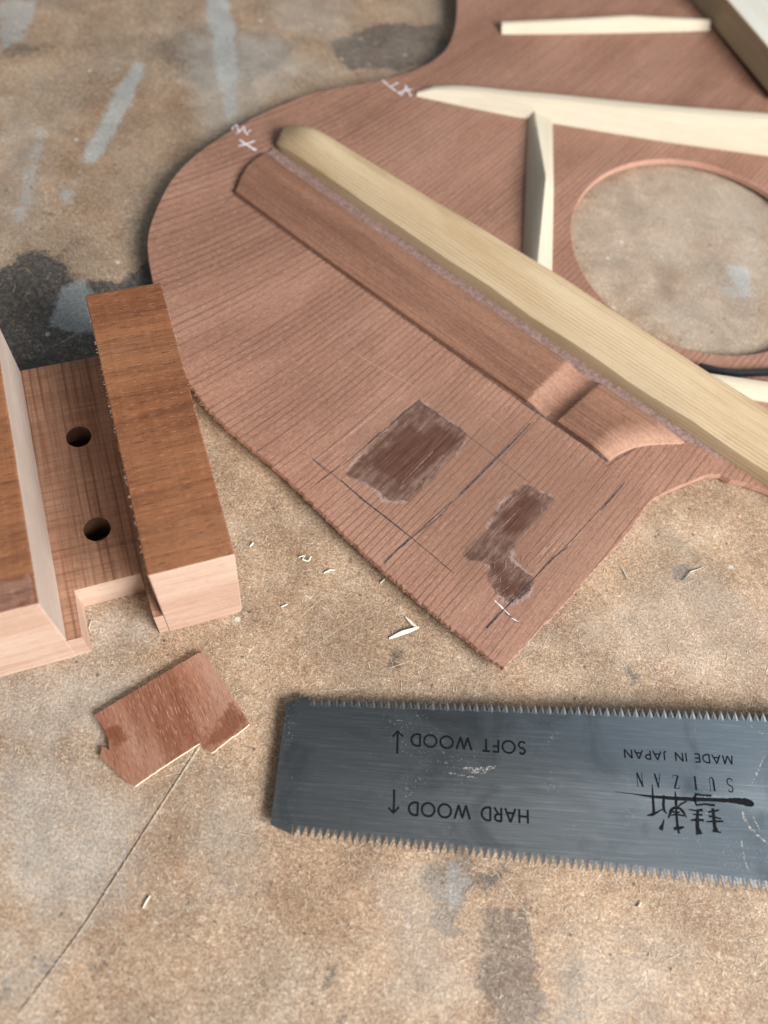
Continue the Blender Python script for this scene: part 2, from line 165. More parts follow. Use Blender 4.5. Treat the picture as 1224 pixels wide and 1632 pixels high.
# ------------------------------------------------------------------ geometry helpers (millimetres in, metres out)
def mesh_obj(name, verts, faces, mats, parent=None, midx=None, smooth=False, attrs=None):
    me = bpy.data.meshes.new(name)
    me.from_pydata([(x * MM, y * MM, z * MM) for x, y, z in verts], [], faces)
    for m in (mats if isinstance(mats, (list, tuple)) else [mats]): me.materials.append(m)
    if midx is not None: me.polygons.foreach_set('material_index', midx)
    if smooth: me.polygons.foreach_set('use_smooth', [True] * len(me.polygons))
    for k, v in (attrs or {}).items():
        a = me.attributes.new(k, 'FLOAT', 'POINT'); a.data.foreach_set('value', np.asarray(v, dtype=np.float32))
    me.update()
    o = bpy.data.objects.new(name, me); col.objects.link(o)
    if parent: attach(o, parent)
    return o
def attach(o, parent):
    o.parent = parent
    mw = parent.matrix_basis if parent.parent is None else parent.parent.matrix_basis
    o.matrix_parent_inverse = Matrix.Translation(-mw.translation)
def thing(name, label, cat, loc, group=None):
    o = bpy.data.objects.new(name, None); col.objects.link(o); o.empty_display_size = 0.01
    o.location = [c * MM for c in loc]; tag(o, label, cat, group); return o
def tag(o, label, cat, group=None):
    o['label'] = label; o['category'] = cat
    if group: o['group'] = group
    return o
def sub(parent, o):              # o becomes a sub-part of a part whose mesh already sits at the thing's place
    o.parent = parent; return o
def inside(P, poly):
    x, y = P[:, 0], P[:, 1]; q = np.asarray(poly); r = np.zeros(len(P), bool); j = len(q) - 1
    for i in range(len(q)):
        c = ((q[i, 1] > y) != (q[j, 1] > y)) & (x < (q[j, 0] - q[i, 0]) * (y - q[i, 1]) / (q[j, 1] - q[i, 1] + 1e-12) + q[i, 0])
        r ^= c; j = i
    return r
def sdf(P, poly):                # signed distance, negative inside
    q = np.asarray(poly, float); d = np.full(len(P), 1e9)
    for i in range(len(q)):
        a, b = q[i - 1], q[i]; e = b - a; w_ = P - a
        t = np.clip((w_ @ e) / (e @ e + 1e-12), 0, 1); d = np.minimum(d, np.hypot(*(w_ - t[:, None] * e).T))
    return np.where(inside(P, poly), -d, d)
def resample(poly, step, closed=True, smooth=0):
    q = [Vector((*p, 0)) for p in poly]; out = []
    n = len(q)
    for i in range(n if closed else n - 1):
        a, b = q[i], q[(i + 1) % n]; k = max(1, int((b - a).length / step))
        out += [tuple((a.lerp(b, j / k))[:2]) for j in range(k)]
    if not closed: out.append(tuple(poly[-1]))
    for _ in range(smooth):
        m = len(out)
        out = [tuple((out[i - 1][c] + 2 * out[i][c] + out[(i + 1) % m][c]) / 4 for c in (0, 1)) if (closed or 0 < i < m - 1) else out[i] for i in range(m)]
    return out
def slab(name, outline, holes, ztop, zbot, step, mats, parent=None, attrs=None, chamfer=0.0):
    """plate with a gridded top; material 0 on top and bottom, 1 on the outer edge, 2 (or 1) in the holes"""
    loops = [outline] + holes
    xs = [p[0] for p in outline]; ys = [p[1] for p in outline]
    gx = np.arange(min(xs), max(xs), step); gy = np.arange(min(ys), max(ys), step)
    G = np.array([(x + (step / 2 if j % 2 else 0), y) for j, y in enumerate(gy) for x in gx])
    d = sdf(G, outline)
    keep = d < -step * 0.45
    for h in holes: keep &= sdf(G, h) > step * 0.45
    pts = [Vector(p) for lp in loops for p in lp] + [Vector(p) for p in G[keep]]
    edges = []; o = 0
    for lp in loops:
        edges += [(o + i, o + (i + 1) % len(lp)) for i in range(len(lp))]; o += len(lp)
    v2, e2, f2, ov, oe, of = delaunay_2d_cdt(pts, edges, [], 0, 1e-6)
    V = np.array([(p.x, p.y) for p in v2]); F = [list(f) for f in f2]
    cen = np.array([V[f].mean(axis=0) for f in F])
    ok = inside(cen, outline)
    for h in holes: ok &= ~inside(cen, h)
    F = [f for f, k in zip(F, ok) if k]
    n = len(V); verts = [(x, y, ztop(x, y)) for x, y in V] + [(x, y, zbot(x, y)) for x, y in V]
    faces = F + [[i + n for i in reversed(f)] for f in F]; mi = [0] * len(faces)
    cnt = {}
    for f in F:
        for i in range(len(f)):
            a, b = f[i], f[(i + 1) % len(f)]; cnt[(a, b)] = 1
    no = len(outline)
    src = {}
    for i, l in enumerate(ov):
        for k in l: src[i] = k
    for (a, b) in cnt:
        if (b, a) not in cnt:
            faces.append([b, a, a + n, b + n]); mi.append(1 if src.get(a, 0) < no else min(2, len(mats) - 1))
    at = {k: np.concatenate([fn(V), fn(V) * 0 + 99.0]) for k, fn in (attrs or {}).items()}
    return mesh_obj(name, verts, faces, mats, parent, mi, attrs=at)
def ribbon_data(pts, widths, z, verts, faces, step=1.0, jit=0.0):
    q = [Vector((*p, 0)) for p in pts]; P = []; Wd = []
    for i in range(len(q) - 1):
        k = max(1, int((q[i + 1] - q[i]).length / step))
        for j in range(k + (i == len(q) - 2)):
            f = j / k; P.append(q[i].lerp(q[i + 1], f)); Wd.append(widths[i] * (1 - f) + widths[i + 1] * f)
    b0 = len(verts)
    for i, p in enumerate(P):
        d = (P[min(i + 1, len(P) - 1)] - P[max(i - 1, 0)]).normalized(); nrm = Vector((-d.y, d.x, 0))
        hw = Wd[i] / 2 * (1 + jit * rng.uniform(-1, 1)); off = nrm * jit * Wd[i] * rng.uniform(-.25, .25)
        for s_ in (-1, 1):
            a = p + off + nrm * hw * s_; verts.append((a.x, a.y, z(a.x, a.y)))
    for i in range(len(P) - 1): faces.append([b0 + 2 * i, b0 + 2 * i + 2, b0 + 2 * i + 3, b0 + 2 * i + 1])
def ribbon(name, pts, widths, z, mat, parent=None, step=1.0, jit=0.0):
    if not isinstance(widths, (list, tuple)): widths = [widths] * len(pts)
    v, f = [], []; ribbon_data(pts, widths, z, v, f, step, jit)
    return mesh_obj(name, v, f, mat, parent)
def loft(name, secs, mats, parent=None, smooth=False, midx=None, cap=True):
    m = len(secs[0]); v = [p for s_ in secs for p in s_]; f = []; mi = []
    for i in range(len(secs) - 1):
        for j in range(m):
            k = (j + 1) % m; f.append([i * m + j, (i + 1) * m + j, (i + 1) * m + k, i * m + k]); mi.append(midx[j] if midx else 0)
    if cap:
        f.append(list(range(m))); f.append([(len(secs) - 1) * m + j for j in reversed(range(m))]); mi += [midx[-1] if midx else 0] * 2
    o = mesh_obj(name, v, f, mats, parent, mi)
    bm = bmesh.new(); bm.from_mesh(o.data); bmesh.ops.recalc_face_normals(bm, faces=bm.faces); bm.to_mesh(o.data); bm.free()
    if smooth:
        o.data.polygons.foreach_set('use_smooth', [True] * len(o.data.polygons))
        o.data.set_sharp_from_angle(angle=R(40))
    return o
def nz(x, y, z=0.0): return noise.noise(Vector((x, y, z)))

# ------------------------------------------------------------------ the bench
def bench_mat():
    t = NT('hardboard')
    big = t.noise(t.p, 0.012, 4, 0.6); mid = t.noise(t.p, 0.07, 4, 0.65); fine = t.noise(t.p, 0.55, 5, 0.75); grit = t.noise(t.p, 2.2, 3, 0.7)
    c = t.mix(t.step(mid, 0.25, 0.75), (0.285, 0.176, 0.104), (0.41, 0.278, 0.178))
    c = t.mix(t.ma('MULTIPLY', t.step(big, 0.42, 0.66), 0.6), c, (0.275, 0.215, 0.155))
    c = t.mix(t.ma('MULTIPLY', t.step(t.noise(t.p, 0.03, 4, 0.7, 0.6), 0.50, 0.68), 0.52), c, (0.25, 0.132, 0.070))
    c = t.mix(t.ma('MULTIPLY', t.step(fine, 0.50, 0.68), 0.6), c, (0.58, 0.455, 0.325))
    c = t.mix(t.ma('MULTIPLY', t.step(fine, 0.48, 0.30), 0.65), c, (0.14, 0.078, 0.042))
    c = t.mix(t.ma('MULTIPLY', t.step(grit, 0.53, 0.68), 0.5), c, (0.58, 0.48, 0.37))
    c = t.mix(t.ma('MULTIPLY', t.step(grit, 0.46, 0.30), 0.6), c, (0.13, 0.075, 0.045))
    c = t.mix(t.ma('MULTIPLY', t.step(t.noise(t.p, 0.035, 5, 0.7, 0.4), 0.50, 0.70), 0.3), c, (0.42, 0.365, 0.295))
    c = t.mix(t.ma('MULTIPLY', t.step(t.noise(t.vm('ADD', t.p, (70, 30, 0)), 0.11, 5, 0.75, 0.5), 0.56, 0.70), 0.32), c, (0.17, 0.10, 0.062))
    fib = None                                                      # pressed wood fibres lying every way
    wv = t.vm('ADD', t.p, t.vm('SCALE', t.noise(t.p, 0.25, 2, 0.5, col=True), scale=2.2))
    for k, dg in enumerate((12, 55, 97, 141, 170)):
        q = t.step(t.noise(t.rot(t.vm('ADD', wv, (k * 31.7, k * 17.1, 0)), dg, (0.34, 2.7, 1)), 1.0, 1.0, 0.4), 0.665, 0.745)
        fib = q if fib is None else t.ma('MAXIMUM', fib, q)
    c = t.mix(t.ma('MULTIPLY', fib, t.step(t.noise(t.p, 0.22, 3, 0.6), 0.40, 0.66, 0.10, 0.75)), c, (0.60, 0.49, 0.375))
    pit = t.step(t.noise(t.vm('ADD', t.p, (9, 55, 0)), 1.25, 4, 0.75), 0.445, 0.33)
    c = t.mix(t.ma('MULTIPLY', pit, 0.75), c, (0.105, 0.060, 0.038))
    lt = t.step(t.noise(t.vm('ADD', t.p, (91, 15, 0)), 1.0, 4, 0.8), 0.56, 0.68)
    c = t.mix(t.ma('MULTIPLY', lt, 0.55), c, (0.60, 0.51, 0.41))
    brk = t.ma('SUBTRACT', t.noise(t.p, 0.13, 6, 0.75), 0.5); brk2 = t.ma('SUBTRACT', t.noise(t.p, 0.8, 5, 0.75), 0.5)
    def stain(a, soft, amp):
        d = t.ma('ADD', t.attr('sd_' + a), t.ma('ADD', t.ma('MULTIPLY', brk, amp), t.ma('MULTIPLY', brk2, amp * 0.5)))
        return t.ma('MULTIPLY', t.step(d, soft, -soft), t.attr('am_' + a))
    worn = t.step(t.ma('ADD', t.ma('MULTIPLY', fine, 0.6), t.ma('MULTIPLY', grit, 0.4)), 0.60, 0.44)
    c = t.mix(t.ma('MULTIPLY', stain('rust', 5.0, 16.0), 0.75), c, (0.20, 0.088, 0.03))
    dk = stain('dark', 1.5, 17.0)
    c = t.mix(t.ma('MULTIPLY', dk, t.ma('ADD', 0.60, t.ma('MULTIPLY', worn, 0.34))), c, (0.040, 0.046, 0.050))
    gr = stain('grey', 1.3, 11.0)
    c = t.mix(t.ma('MULTIPLY', gr, t.ma('ADD', 0.40, t.ma('MULTIPLY', worn, 0.5))), c, (0.40, 0.43, 0.43))
    hz = stain('haze', 7.0, 34.0)
    c = t.mix(t.ma('MULTIPLY', hz, t.ma('ADD', 0.14, t.ma('MULTIPLY', worn, 0.55))), c, (0.46, 0.435, 0.395))
    mot = t.noise(t.vm('ADD', t.p, (13, 77, 0)), 1.3, 6, 0.80); mo2 = t.noise(t.vm('ADD', t.p, (53, 7, 0)), 0.045, 5, 0.7, 0.7)
    c = t.vm('SCALE', c, scale=t.ma('MULTIPLY', t.step(mot, 0.33, 0.68, 0.62, 1.40), t.step(mo2, 0.35, 0.66, 0.86, 1.15)))
    spk = t.step(t.vor(t.p, 0.10), 0.11, 0.05)
    c = t.mix(t.ma('MULTIPLY', spk, t.ma('MULTIPLY', t.step(t.noise(t.p, 0.05, 2), 0.5, 0.6), 0.8)), c, (0.62, 0.58, 0.52))
    spd = t.step(t.vor(t.vm('ADD', t.p, (40, 7, 0)), 0.13), 0.09, 0.03)
    c = t.mix(t.ma('MULTIPLY', spd, 0.75), c, (0.05, 0.04, 0.035))
    h = t.ma('ADD', t.ma('MULTIPLY', fine, 0.8), t.ma('ADD', t.ma('MULTIPLY', grit, 0.5), t.ma('MULTIPLY', fib, 0.35)))
    return t.done(c, t.step(dk, 0, 1, 0.62, 0.40), t.bump(h, 0.55, 0.35), spec=0.3)
M_bench = bench_mat()
def build_bench():
    x0, x1, y0, y1 = -330, 430, -200, 660; st = 2.2
    nx, ny = int((x1 - x0) / st), int((y1 - y0) / st)
    X, Y = np.meshgrid(np.linspace(x0, x1, nx), np.linspace(y0, y1, ny)); V = np.c_[X.ravel(), Y.ravel()]
    Z = np.zeros(len(V))
    idx = np.arange(nx * ny).reshape(ny, nx)
    F = np.c_[idx[:-1, :-1].ravel(), idx[:-1, 1:].ravel(), idx[1:, 1:].ravel(), idx[1:, :-1].ravel()]
    at = {}
    for nm, L in (('dark', DARK), ('grey', GREY), ('rust', RUST), ('haze', HAZE)):
        D = np.array([sdf(V, p) for p, a in L]); A = np.array([a for p, a in L]); k = D.argmin(0)
        at['sd_' + nm] = D.min(0); at['am_' + nm] = A[k]
    verts = [(a, b, 0.0) for a, b in V]; faces = F.tolist(); n = len(verts)
    verts += [(x0, y0, -24), (x1, y0, -24), (x1, y1, -24), (x0, y1, -24)]
    rim = [idx[0, :].tolist(), idx[:, -1].tolist(), idx[-1, ::-1].tolist(), idx[::-1, 0].tolist()]
    for k, lp in enumerate(rim):
        a, b = n + k, n + (k + 1) % 4
        faces.append(list(reversed(lp)) + [a, b])
    faces.append([n + 3, n + 2, n + 1, n])
    for q in at: at[q] = np.concatenate([at[q], [99.0] * 4])
    o = mesh_obj('workbench_top', verts, faces, M_bench, attrs=at)
    o['kind'] = 'structure'; o['label'] = 'worn brown hardboard workbench top with dark ink stains and grey paint smears'
    return o
bench = build_bench()
SCR = []
for k in range(70):                                                  # knife and chisel scratches of years of use
    y = -35 + 330 * rng.random() ** 1.2; x = rng.uniform(-70 - 0.4 * y, 125); a = rng.choice((0.5, 0.7, 0.9, 2.3)) + rng.uniform(-.25, .25); L = rng.uniform(6, 42) * (0.4 + 0.6 * rng.random())
    SCR.append([(x, y), (x + L * .5 * math.cos(a) + rng.uniform(-.4, .4), y + L * .5 * math.sin(a)), (x + L * math.cos(a), y + L * math.sin(a))])
M_score = plain('score_dark', (0.085, 0.052, 0.035), 0.8, 0.3, 1.5)
M_scuff = plain('scuff_pale', (0.47, 0.38, 0.28), 0.8, 0.25, 1.5)
for p in SCORE:
    ribbon('scored_line', p, [0.3, 0.4, 0.42, 0.32, 0.2], lambda x, y: 0.05, M_score, bench, 0.8, 0.35)
    ribbon('scored_edge', [(x + 0.42, y + 0.2) for x, y in p], [0.9, 0.45, 0.4, 0.35, 0.1], lambda x, y: 0.04, M_scuff, bench, 0.8, 0.8)
vv, ff = [], []
for p in SCR: ribbon_data(p, [0.05, rng.uniform(0.12, 0.3), 0.05], (lambda z_: lambda x, y: z_)(0.02 + 0.0004 * len(ff) % 0.02), vv, ff, 0.8, 0.7)
fine = mesh_obj('fine_scratches', vv, ff, M_scuff, bench); fine['kind'] = 'stuff'
for wd, p in CHISEL: ribbon('scratch', p, [wd * 0.3] + [wd * 0.7] * (len(p) - 2) + [wd * 0.2], lambda x, y: 0.04, M_scuff, bench, 0.7, 0.8)

# ------------------------------------------------------------------ the soundboard
DCX, DCY, DK, TH = 70.0, 225.0, 1.5e-4, 2.6
def zb(x, y): return DK * min((x - DCX) ** 2 + (y - DCY) ** 2, 190.0 ** 2)
def zt(x, y): return zb(x, y) + TH
GR = 61.5                                                            # grain direction of the board
def plate_mat():
    # broad lighter and darker areas besides the grain
    t, c, h, r, b = wood('mahogany_board', (0.315, 0.162, 0.108), (0.120, 0.054, 0.038), (0.455, 0.272, 0.200), GR, ring=5.0, ring_amt=0.16, pore_amt=0.42, fleck=0.50, patch=0.28, stretch=0.006, stripe=0.50, stripe_mm=2.0, wander=7.0, warp=0.0020)
    tn = t.noise(t.p, 0.016, 4, 0.6, 0.5)
    c = t.vm('SCALE', c, scale=t.ma('MULTIPLY', t.step(tn, 0.32, 0.66, 0.93, 1.06), t.step(t.noise(t.p, 1.1, 5, 0.75), 0.3, 0.7, 0.84, 1.16)))
    brk = t.ma('SUBTRACT', t.noise(t.rot(t.p, GR, (0.09, 0.9, 0.9)), 1.0, 4, 0.7), 0.5); br2 = t.ma('SUBTRACT', t.noise(t.p, 0.9, 4, 0.7), 0.5)
    def st(a, soft, amp): return t.step(t.ma('ADD', t.attr(a), t.ma('ADD', t.ma('MULTIPLY', brk, amp * 1.5), t.ma('MULTIPLY', br2, amp * 0.5))), soft, -soft)
    film = st('sd_film', 8.0, 18.0)
    c = t.mix(t.ma('MULTIPLY', film, 0.40), c, (0.20, 0.105, 0.068))
    pt = st('sd_patch', 0.5, 1.5)
    g1 = t.step(t.ma('ADD', t.ma('MULTIPLY', t.noise(t.rot(t.p, GR, (0.10, 0.75, 0.75)), 1.0, 4, 0.7), 0.6), t.ma('MULTIPLY', t.noise(t.p, 0.30, 5, 0.75), 0.4)), 0.42, 0.62)
    c = t.mix(t.ma('MULTIPLY', pt, 0.80), c, t.mix(g1, (0.068, 0.032, 0.023), (0.20, 0.122, 0.093)))
    core = st('sd_core', 1.4, 3.0)
    c = t.mix(t.ma('MULTIPLY', core, 0.78), c, t.mix(t.step(t.noise(t.rot(t.p, GR, (0.05, 1.1, 1.1)), 1.0, 3, .6), .35, .65), (0.062, 0.022, 0.014), (0.115, 0.048, 0.032)))
    rim = t.ma('MULTIPLY', t.step(t.ma('ABSOLUTE', t.ma('ADD', t.attr('sd_patch'), t.ma('MULTIPLY', br2, 4.0))), 0.8, 0.1), t.step(t.noise(t.p, 0.14, 3), 0.50, 0.62))
    c = t.mix(t.ma('MULTIPLY', rim, 0.45), c, (0.44, 0.36, 0.35))
    h = t.ma('ADD', h, t.ma('MULTIPLY', t.ma('MULTIPLY', film, t.noise(t.rot(t.p, GR, (0.15, 1.6, 1.6)), 1.0, 4, .7)), 0.9))
    return t.done(c, t.step(core, 0, 1, 0.6, 0.42), t.bump(h, 0.5, 0.14), spec=0.25)
M_plate = plate_mat()
M_edge = wood_mat('mahogany_cut_edge', (0.47, 0.255, 0.185), (0.27, 0.13, 0.09), (0.62, 0.39, 0.30), GR, ring=1.2, ring_amt=0.5, pore_amt=0.4, fleck=0.4, tilt=1.0)
board = thing('guitar_soundboard', 'reddish mahogany guitar board with pale braces, round soundhole and two dark glue patches', 'guitar board', (DCX, DCY, 0))
def build_plate():
    o = PLATE
    q = resample(o, 0.9)
    q2 = []
    m0 = len(q); edge = [i for i in range(m0) if q[i][0] < 38 and q[i][1] < 200 and i > 3]
    for _ in range(160):
        s0 = list(q)
        for i in edge: q[i] = tuple((s0[i - 1][c] + 2 * s0[i][c] + s0[(i + 1) % m0][c]) / 4 for c in (0, 1))
    for i, (x, y) in enumerate(q):                                   # torn, sawn look along the straight near edges
        near = (y < 150 and x < 100)
        a = 0.32 if near else 0.10
        q2.append((x + a * 0.5 * nz(x * 1.4, y * 1.4, 1) + (a * 0.7 * rng.uniform(-1, 1) if near else 0), y + a * 0.5 * nz(x * 1.4, y * 1.4, 5) + (a * 0.7 * rng.uniform(-1, 1) if near else 0)))
    m = len(q2); far = [i for i in range(m) if not (q2[i][1] < 160 and q2[i][0] < 140)]
    sm = list(q2)
    for _ in range(30):
        s0 = list(sm)
        for i in far: sm[i] = tuple((s0[i - 1][c] + 2 * s0[i][c] + s0[(i + 1) % m][c]) / 4 for c in (0, 1))
    hole = [(96.9 + 50.7 * math.cos(-2 * math.pi * k / 150), 262.0 + 50.7 * math.sin(-2 * math.pi * k / 150)) for k in range(150)]
    mn = lambda L: (lambda V: np.min([sdf(V, p) for p in L], axis=0))
    p = slab('board_plate', sm, [hole], zt, zb, 2.2, [M_plate, M_edge], board, {'sd_patch': mn(PATCHES), 'sd_core': mn(CORES), 'sd_film': mn(FILMS)})
    md = p.modifiers.new('b', 'BEVEL'); md.width = 0.25 * MM; md.segments = 1; md.limit_method = 'ANGLE'; md.angle_limit = R(50); md.material = -1
    return p
plate = build_plate()
M_pencil = plain('graphite', (0.070, 0.058, 0.062), 0.5, 0.5, 1.2)
M_chalk = plain('chalk_white', (0.66, 0.60, 0.62), 0.9, 0.25, 1.2)
M_scr = plain('scratch_pink', (0.52, 0.33, 0.26), 0.7, 0.2, 1.2)
for wd, p in [(w_ * 1.3, p_) for w_, p_ in PENCIL]: ribbon('pencil_line', p, [wd * 0.7] + [wd * 0.9] * (len(p) - 2) + [wd * 0.4], lambda x, y: zt(x, y) + 0.05, M_pencil, board, 0.8, 0.22)
for wd, p in SCRATCH: ribbon('scratch', p, [wd * 0.5] + [wd] * (len(p) - 2) + [wd * 0.3], lambda x, y: zt(x, y) + 0.03, M_scr, board, 0.7, 0.7)
for i, (wd, p) in enumerate(CHALK): ribbon('chalk_mark', p, wd * 1.2, (lambda k: lambda x, y: zt(x, y) + 0.05 + 0.012 * k)(i), M_chalk, board, 0.5, 0.5)

# --- the flat mahogany cross strip, scooped near one end
SD = Vector((0.888, -0.459)); SN = Vector((0.459, 0.888)); SO = Vector((-81.0, 232.4)); SDEG = math.degrees(math.atan2(-0.459, 0.888))
def strip_mat(*a, **k):
    t, c, h, r, b = wood(*a, **k)
    c = t.mix(t.ma('MULTIPLY', t.attr('fresh_lit'), 0.55), c, (0.56, 0.325, 0.225))  # newly cut wood, plus painted light on the slopes facing the assumed window
    c = t.vm('SCALE', c, scale=t.step(t.noise(t.p, 0.9, 5, 0.75), 0.3, 0.7, 0.82, 1.18))
    return t.done(c, r, t.bump(h, b, 0.12), spec=0.25)
M_strip = strip_mat('mahogany_strip', (0.265, 0.130, 0.082), (0.120, 0.054, 0.035), (0.375, 0.205, 0.138), SDEG, ring=3.0, ring_amt=0.45, pore_amt=0.45, fleck=0.35, patch=0.4, stripe=0.55, stripe_mm=1.5)
def build_strip():
    nn, nu = 26, 240; v = []; f = []; fr = []
    def sm(a, b, x): t = min(1, max(0, (x - a) / (b - a))); return t * t * (3 - 2 * t)
    def width(u): return 23.6 + 1.0 * u / 180
    for i in range(nu + 1):
        for j in range(nn + 1):
            fn = j / nn
            ul = -7.0 * fn - 2.2 * math.sin(math.pi * fn); ur = 168.5 + 17 * fn - 3.5 * math.sin(math.pi * fn)
            u = ul + (ur - ul) * i / nu; n_ = fn * width(u)
            prof = 1.7 + 0.6 * math.sin(math.pi * min(1, max(0, fn))) if 0 < fn < 1 else 0.0
            if j == 1: n_ = 0.25
            if j == nn - 1: n_ = width(u) - 0.25
            endl = min(1.0, ((u - ul) / 1.6)) ** 0.5 if u > ul else 0.0
            endr = min(1, max(0, (ur - u) / (8.0 + 4 * fn))) ** 0.75 if u < ur else 0.0
            c0 = 134.0 + 1.2 * fn
            c1 = c0 + 9.6 + 1.2 * fn
            xx = min(1, max(0, (u - c0) / (c1 + 3.2 - c0))); dip = 1 - 0.95 * max(0, math.sin(math.pi * xx ** 1.7)) ** 0.85
            fr.append(min(1, max(0, (1 - endr) * 1.8) + (0.85 if c0 + 0.3 < u < c1 + 3.0 else 0) * max(0.25, 1 - (u - c0) / 11)) if u < ur + 1 else 0)  # painted light fades towards the slope turned away from the assumed window
            h = prof * endl * endr * dip
            x = SO.x + SD.x * u + SN.x * n_; y = SO.y + SD.y * u + SN.y * n_
            v.append((x, y, zt(x, y) - 0.15 + h + (0.15 if h > 0.1 else 0)))
    for i in range(nu):
        for j in range(nn): a = i * (nn + 1) + j; f.append([a, a + nn + 1, a + nn + 2, a + 1])
    o = mesh_obj('reinforcing_strip', v, f, M_strip, board, smooth=True, attrs={'fresh_lit': fr})
    o.data.set_sharp_from_angle(angle=R(16)); return o
strip = build_strip(); strip['label'] = 'flat dark mahogany strip with a scooped notch near its end'
ribbon('pencil_line', [tuple(SO + SD * u - SN * (0.35 + 0.12 * math.sin(u * .11))) for u in range(0, 172, 4)], [0.25 + 0.4 * max(0, (u - 60) / 110) for u in range(0, 172, 4)], lambda x, y: zt(x, y) + 0.05, M_pencil, board, 0.8, 0.45)
# --- glue squeezed out between strip and bar
def glue_mat():
    t = NT('old_glue'); a = t.noise(t.p, 0.8, 4, 0.7); b = t.step(t.noise(t.p, 1.5, 3, 0.7), 0.57, 0.66)
    c = t.mix(t.step(a, 0.35, 0.65), (0.19, 0.110, 0.090), (0.29, 0.195, 0.170)); c = t.mix(t.ma('MULTIPLY', b, t.step(t.noise(t.p, 0.12, 2), 0.45, 0.65, 0.08, 0.55)), c, (0.58, 0.50, 0.48))
    return t.done(c, 0.55, t.bump(a, 0.8, 0.4))
M_glue = glue_mat()
def glue_line():
    v, f = [], []; nu = 220; nn = 5
    for i in range(nu + 1):
        u = -6 + 212 * i / nu
        n0 = 23.8 + 1.0 * u / 180 + 0.5 * nz(u * .3, 0) ; n1 = 28.6 + 0.5 * nz(u * 0.25, 9)
        if u > 178: n0 += (u - 178) * 0.13
        for j in range(nn + 1):
            fn = j / nn; n_ = n0 + (n1 - n0) * fn; x = SO.x + SD.x * u + SN.x * n_; y = SO.y + SD.y * u + SN.y * n_
            hh = (0.16 + 0.75 * fn * fn + 0.45 * max(0, nz(u * .5, n_ * .6, 3))) if 0 < j else -0.05
            v.append((x, y, zt(x, y) + hh))
    for i in range(nu):
        for j in range(nn): a = i * (nn + 1) + j; f.append([a, a + nn + 1, a + nn + 2, a + 1])
    return mesh_obj('glue_line', v, f, M_glue, board, smooth=True)
glue_line()
# --- the tall transverse bar
BO = Vector((-73.85, 260.8)); BD = Vector((0.8874, -0.461)); BN = Vector((0.461, 0.8874)); BDEG = math.degrees(math.atan2(-0.461, 0.8874))
M_bar = wood_mat('spruce_bar', (0.535, 0.395, 0.235), (0.34, 0.205, 0.098), (0.62, 0.50, 0.335), BDEG, ring=4.0, ring_amt=0.35, pore_amt=0.15, fleck=0.25, patch=0.6, tilt=0.9, stripe=0.55, stripe_mm=1.5)
def build_bar():
    secs = []; prof0 = [(0, -0.3), (0.5, 5.6), (3.2, 8.4), (6.6, 10.8), (10.0, 12.4), (13.6, 13.0), (16.2, 12.7), (17.8, 11.4), (18.5, 9.6), (18.5, -0.3)]
    us = [0, 0.5, 1.2, 2.2, 3.6, 5.5, 8, 11, 15, 20] + [20 + 6 * k for k in range(1, 40)]
    for u in us:
        e = min(1, 0.52 + 0.48 * math.sin(min(1, u / 15) * math.pi / 2)); ins = 4.2 * (1 - math.sqrt(max(0, 1 - (1 - min(1, u / 5)) ** 2)))
        s_ = []
        for n_, z in prof0:
            tw = 0.66 + 0.34 * min(1, max(0, u / 120)); n2 = (ins + n_ * (18.5 - 2 * ins) / 18.5) * tw; wv = (0.8 * nz(u * 0.045, 7.0) + 0.35 * nz(u * 0.12, 3.0)) if abs(z - 5.6) < .1 else (0.3 * nz(u * 0.05, n_ * .3, z * .4) if z > 6 else 0)
            hz = z * (e * (0.80 + 0.20 * min(1, u / 110)) if z > 0 else 1) + wv * 1.2
            p = BO + BD * u + BN * n2; s_.append((p.x, p.y, zt(p.x, p.y) + hz))
        secs.append(s_)
    o = loft('transverse_bar', secs, M_bar, board, smooth=True); o.data.set_sharp_from_angle(angle=R(27)); return o
bar = build_bar(); bar['label'] = 'tall rounded pale yellow spruce bar running across the board'
# --- the smaller braces
M_sp = {}
def spruce(deg, k):
    return wood_mat('spruce_%s' % k, (0.575, 0.51, 0.395), (0.46, 0.375, 0.255), (0.64, 0.59, 0.49), deg, ring=1.6, ring_amt=0.3, pore_amt=0.10, fleck=0.2, patch=0.3, tilt=0.7)
def brace(name, a, b, widths, heights, ridge, mat, bow=None, n=28, flat=0.16, side=0.10):
    """ridged brace from a to b: near base line on a-b, widths/heights/ridge given as (t, value) lists"""
    a, b = Vector(a), Vector(b); d = (b - a).normalized(); nn = Vector((-d.y, d.x)); L = (b - a).length
    I = lambda tb, t: float(np.interp(t, [p[0] for p in tb], [p[1] for p in tb]))
    secs = []
    for i in range(n + 1):
        t = i / n; w_ = I(widths, t); h = I(heights, t); r = I(ridge, t); off = I(bow, t) if bow else 0
        s_ = []
        for fn, fh in ((0, -0.25 / max(h, .1)), (0.0, side), (r * 0.55, max(0.62, (1 + side) / 2)), (max(0.02, r - flat), 0.95), (r, 1.0), (min(0.98, r + flat), 0.95), (r + (1 - r) * 0.6, 0.55), (1, 0.08), (1, -0.25 / max(h, .1))):
            p = a + d * (L * t) + nn * (off + fn * w_); s_.append((p.x, p.y, zt(p.x, p.y) + fh * h))
        secs.append(s_)
    return loft(name, secs, mat, board, smooth=True)
br2 = brace('long_brace', (-25.8, 311.8), (165, 331), [(0, 3), (0.05, 8), (0.3, 11), (1, 15)], [(0, 0.8), (0.04, 3.5), (0.12, 6), (0.3, 8.5), (0.75, 13.5), (1, 15)], [(0, .5), (1, .5)], spruce(6, 'a'), bow=[(0, 0), (0.2, -1.5), (0.55, -1.5), (1, 0)])
br2['label'] = 'long cream brace tapering to a point at one end'
